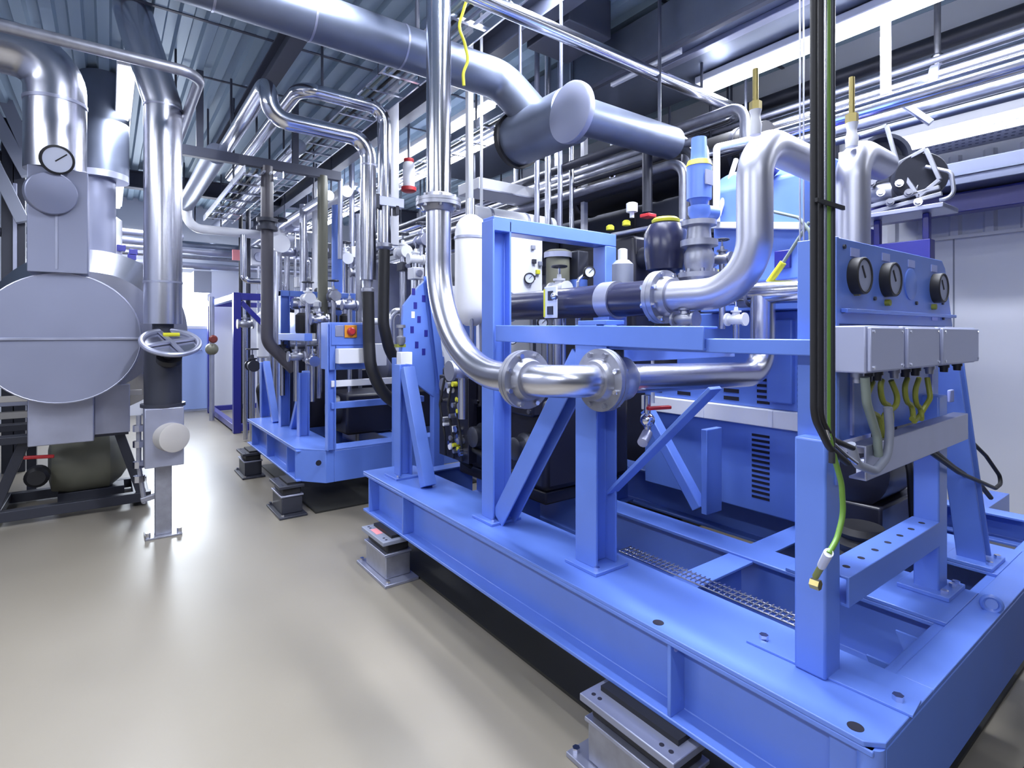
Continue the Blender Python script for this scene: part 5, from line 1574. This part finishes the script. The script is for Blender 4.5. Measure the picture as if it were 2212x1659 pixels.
# uprights and small boxes behind the back skid
runs = [((520, 470), (520, 620), 8.2, .025, M_BLACK, 'thin black upright pipe over the navy frame'), ((536, 480), (536, 640), 8.0, .03, M_DARK, 'dark upright pipe over the navy frame, nearer the thick pole'),
        ((760, 420), (760, 680), 6.0, .03, M_GALV, 'pale upright pipe next to the thick bright riser'), ((728, 580), (728, 660), 5.2, .05, M_BLUE, 'short blue upright tube above the blue control box'),
        ((655, 560), (655, 700), 6.2, .04, M_STEEL, 'silver upright pipe behind the blue portal of the back skid'), ((680, 520), (680, 700), 6.4, .03, M_WHITE, 'white upright pipe behind the olive pole'),
        ((775, 680), (775, 600), 5.0, .03, M_CAST, 'short grey upright pipe behind the blue control box')]
for (a_, b_, Y_, r, m, lab) in runs:
    q0, q1 = P(*a_, Y=Y_), P(*b_, Y=Y_)
    simple_pipe('upright_pipe', lab, [(q0.x, Y_, max(q0.z, q1.z) + .6), (q0.x, Y_, .0)], r, None, m, None, 'pipe', 14)
for px, py, w_, h_, Y_, m, lab in ((590, 600, .10, .09, 7.0, M_GALV, 'grey instrument box over the navy frame brace'), (660, 610, .10, .06, 6.6, M_WHITE, 'white instrument box behind the blue portal top bar'),
                                   (700, 540, .09, .09, 6.6, M_DARK, 'dark instrument box behind the olive pole'), (775, 545, .08, .06, 5.8, M_WHITE, 'white instrument box beside the thick bright riser'),
                                   (640, 480, .14, .12, 7.5, M_GALV, 'grey cabinet high behind the thick pole'), (560, 555, .10, .12, 8.6, M_WHITE, 'white box over the far pipes'),
                                   (905, 590, .05, .05, 4.2, M_WHITE, 'white sensor box over the slotted plate'), (880, 575, .05, .04, 4.5, M_DARK, 'dark sensor box over the slotted plate')):
    q = P(px, py, Y=Y_)
    t = thing('instrument_box', lab, 'instrument', (q.x, Y_, q.z - h_), 'instrument boxes behind the back skid')
    MB().box(q.x - w_, q.x + w_, Y_, Y_ + .12, q.z - h_, q.z + h_).build('box', m, t, .006)
    MB().lathe((q.x, Y_, q.z), (0, -1, 0), [(0, h_ * .6), (.02, h_ * .55), (.02, h_ * .3)], 16).build('cover', M_GALV if m != M_GALV else M_WHITE, t)
    MB().tube([(q.x, Y_ + .06, q.z - h_), (q.x, Y_ + .06, .0 if Y_ > 5.9 or Y_ < 3.9 else ZT)], .018, None, 10).build('stand', M_STEEL, t)
# dark machine bodies of the back skid, and a third unit far behind
t = thing('back_engine', 'black machine body low on the back skid', 'engine', (2.2, 4.8, ZT))
MB().box(1.55, 2.5, 4.35, 4.85, .47, .80).build('block', M_ENGINE, t, .02)
MB().box(1.65, 2.4, 5.25, 5.65, .47, .95).build('gear_case', M_ENGINE, t, .02)
MB().lathe((1.5, 4.55, .66), (-1, 0, 0), [(-.06, .12), (.02, .12), (.04, .08)], 20).build('end_cover', M_DARK, t)
t = thing('heat_exchanger', 'grey horizontal cylinder behind the blue control box', 'heat exchanger', (2.2, 5.0, .80))
MB().lathe((1.98, 4.72, 1.02), (1, 0, 0), [(0, .1), (.03, .16), (.6, .16), (.63, .1)], 28).build('shell', M_GALV, t)
for x in (2.08, 2.45):
    MB().box(x - .04, x + .04, 4.65, 4.79, .80, .90).build('saddle', M_DARK, t)
for x in (2.1, 2.4):
    MB().tube([(x, 4.72, 1.15), (x, 4.72, 1.5), (x + .25, 4.72, 1.5)], .04, .08, 16).build('nozzle', M_STEEL, t)
for k, (x, y, w_, d_, h, m, lab) in enumerate(((2.9, 6.8, .6, .5, 2.2, M_GALV, 'tall grey cabinet far behind the blue portal frame'), (3.6, 5.4, .5, .5, 2.0, M_BLUE, 'blue cabinet far behind the black filter housing'),
                                               (2.1, 7.2, .45, .4, 1.7, M_BLUE, 'blue cabinet behind the thick bright risers'), (3.0, 4.2, .35, .4, 1.75, M_WHITE, 'white cabinet behind the white capsule vessel'))):
    t = thing('electrical_cabinet', lab, 'cabinet', (x, y, 0))
    MB().box(x - w_ / 2, x + w_ / 2, y - d_ / 2, y + d_ / 2, 0, h).build('body', m, t, .008)
    dd = MB().box(x - w_ / 2 + .02, x + w_ / 2 - .02, y - d_ / 2 - .015, y - d_ / 2, .06, h - .03).build('door', m, t, .005)
    MB().box(x - w_ / 2 + .05, x - w_ / 2 + .075, y - d_ / 2 - .03, y - d_ / 2 - .015, h * .5, h * .5 + .12).build('handle', M_DARK, dd, .003)
for k, (x, y, z, r, m, y1, lab) in enumerate(((1.35, 5.0, 2.95, .07, M_CHROME, 9.9, 'bright pipe along the ceiling over the aisle end'), (1.75, 5.4, 2.66, .05, M_STEEL, 9.9, 'silver pipe along the ceiling over the back skid'),
                                              (2.0, 5.6, 2.78, .06, M_WHITE, 9.9, 'white pipe along the ceiling over the back skid'), (.75, 5.3, 2.85, .09, M_DUCT, 9.9, 'thick grey pipe along the ceiling over the aisle end'),
                                              (2.75, 3.8, 2.5, .05, M_CHROME, 9.6, 'bright pipe along the room behind the pale cable duct'), (3.3, 3.8, 2.3, .06, M_STEEL, 9.6, 'silver pipe along the room over the blue cabinet'))):
    t = thing('ceiling_pipe', lab, 'pipe', (x, y, z - r))
    MB().tube([(x, y, z), (x, y1, z)], r, None, 20).build('tube', m, t)
    rods(t, [(x, y + .5, z), (x, y + 2.5, z)])

# big dark duct along the wall behind the pipe bundle
t = thing('dark_duct', 'dark rectangular duct along the wall behind the grey pipe bundle', 'duct', (3.95, 4, 1.98))
MB().box(3.72, 4.22, 1.75, 7.0, 2.0, 2.74).build('body', M_BEAM, t, .006)
for k in range(5):
    MB().box(3.70, 3.72, 2.2 + k, 2.24 + k, 2.0, 2.74).build('joint_flange', M_DARK, t, .002)
rods(t, [(3.9, 2.4, 2.7), (3.9, 5.5, 2.7)])
rnd = random.Random(11)
TM = [M_STEEL, M_CHROME, M_DARK, M_WHITE, M_CAST, M_DARK, M_GALV]
for k in range(18):                              # crowd of thin tubes behind the back skid
    x, y, z, r = 1.35 + rnd.random() * 1.3, 5.95 + rnd.random() * 1.2, 1.25 + rnd.random() * 1.0, .016 + rnd.random() * .022
    dx, dy = (rnd.choice((-.4, .4)), 0) if k % 2 else (0, rnd.choice((.35, .6)))
    single(MB().tube([(x, y, 0), (x, y, z), (x + dx, y + dy, z), (x + dx, y + dy, z + (.5 if k % 3 else -.3))], r, .06, 12), 'thin_tube', TM[k % 7],
           'thin bent tube in the crowded pipework behind the back skid', 'pipe', 'thin tubes behind the back skid')
for k in range(9):                               # thin tubes and small gauges over the engine
    x, y, z = 1.68 + (k % 5) * .11, 1.62 + (k * .37) % 1.1, 1.22 + (k * .17) % .42
    t = thing('gauge_tube', 'thin tube with a small round gauge among the fittings over the black engine', 'gauge', (x, y, 1.0), 'gauge tubes over the engine')
    MB().tube([(x, y, .98), (x, y, z), (x + (.06 if k % 2 else -.05), y, z + .04)], .009, .03, 10).build('tube', TM[k % 7], t)
    gauge(t, (x + (.06 if k % 2 else -.05), y - .012, z + .04), (-.4, -1, 0), .03)
# end of the room's furnishing
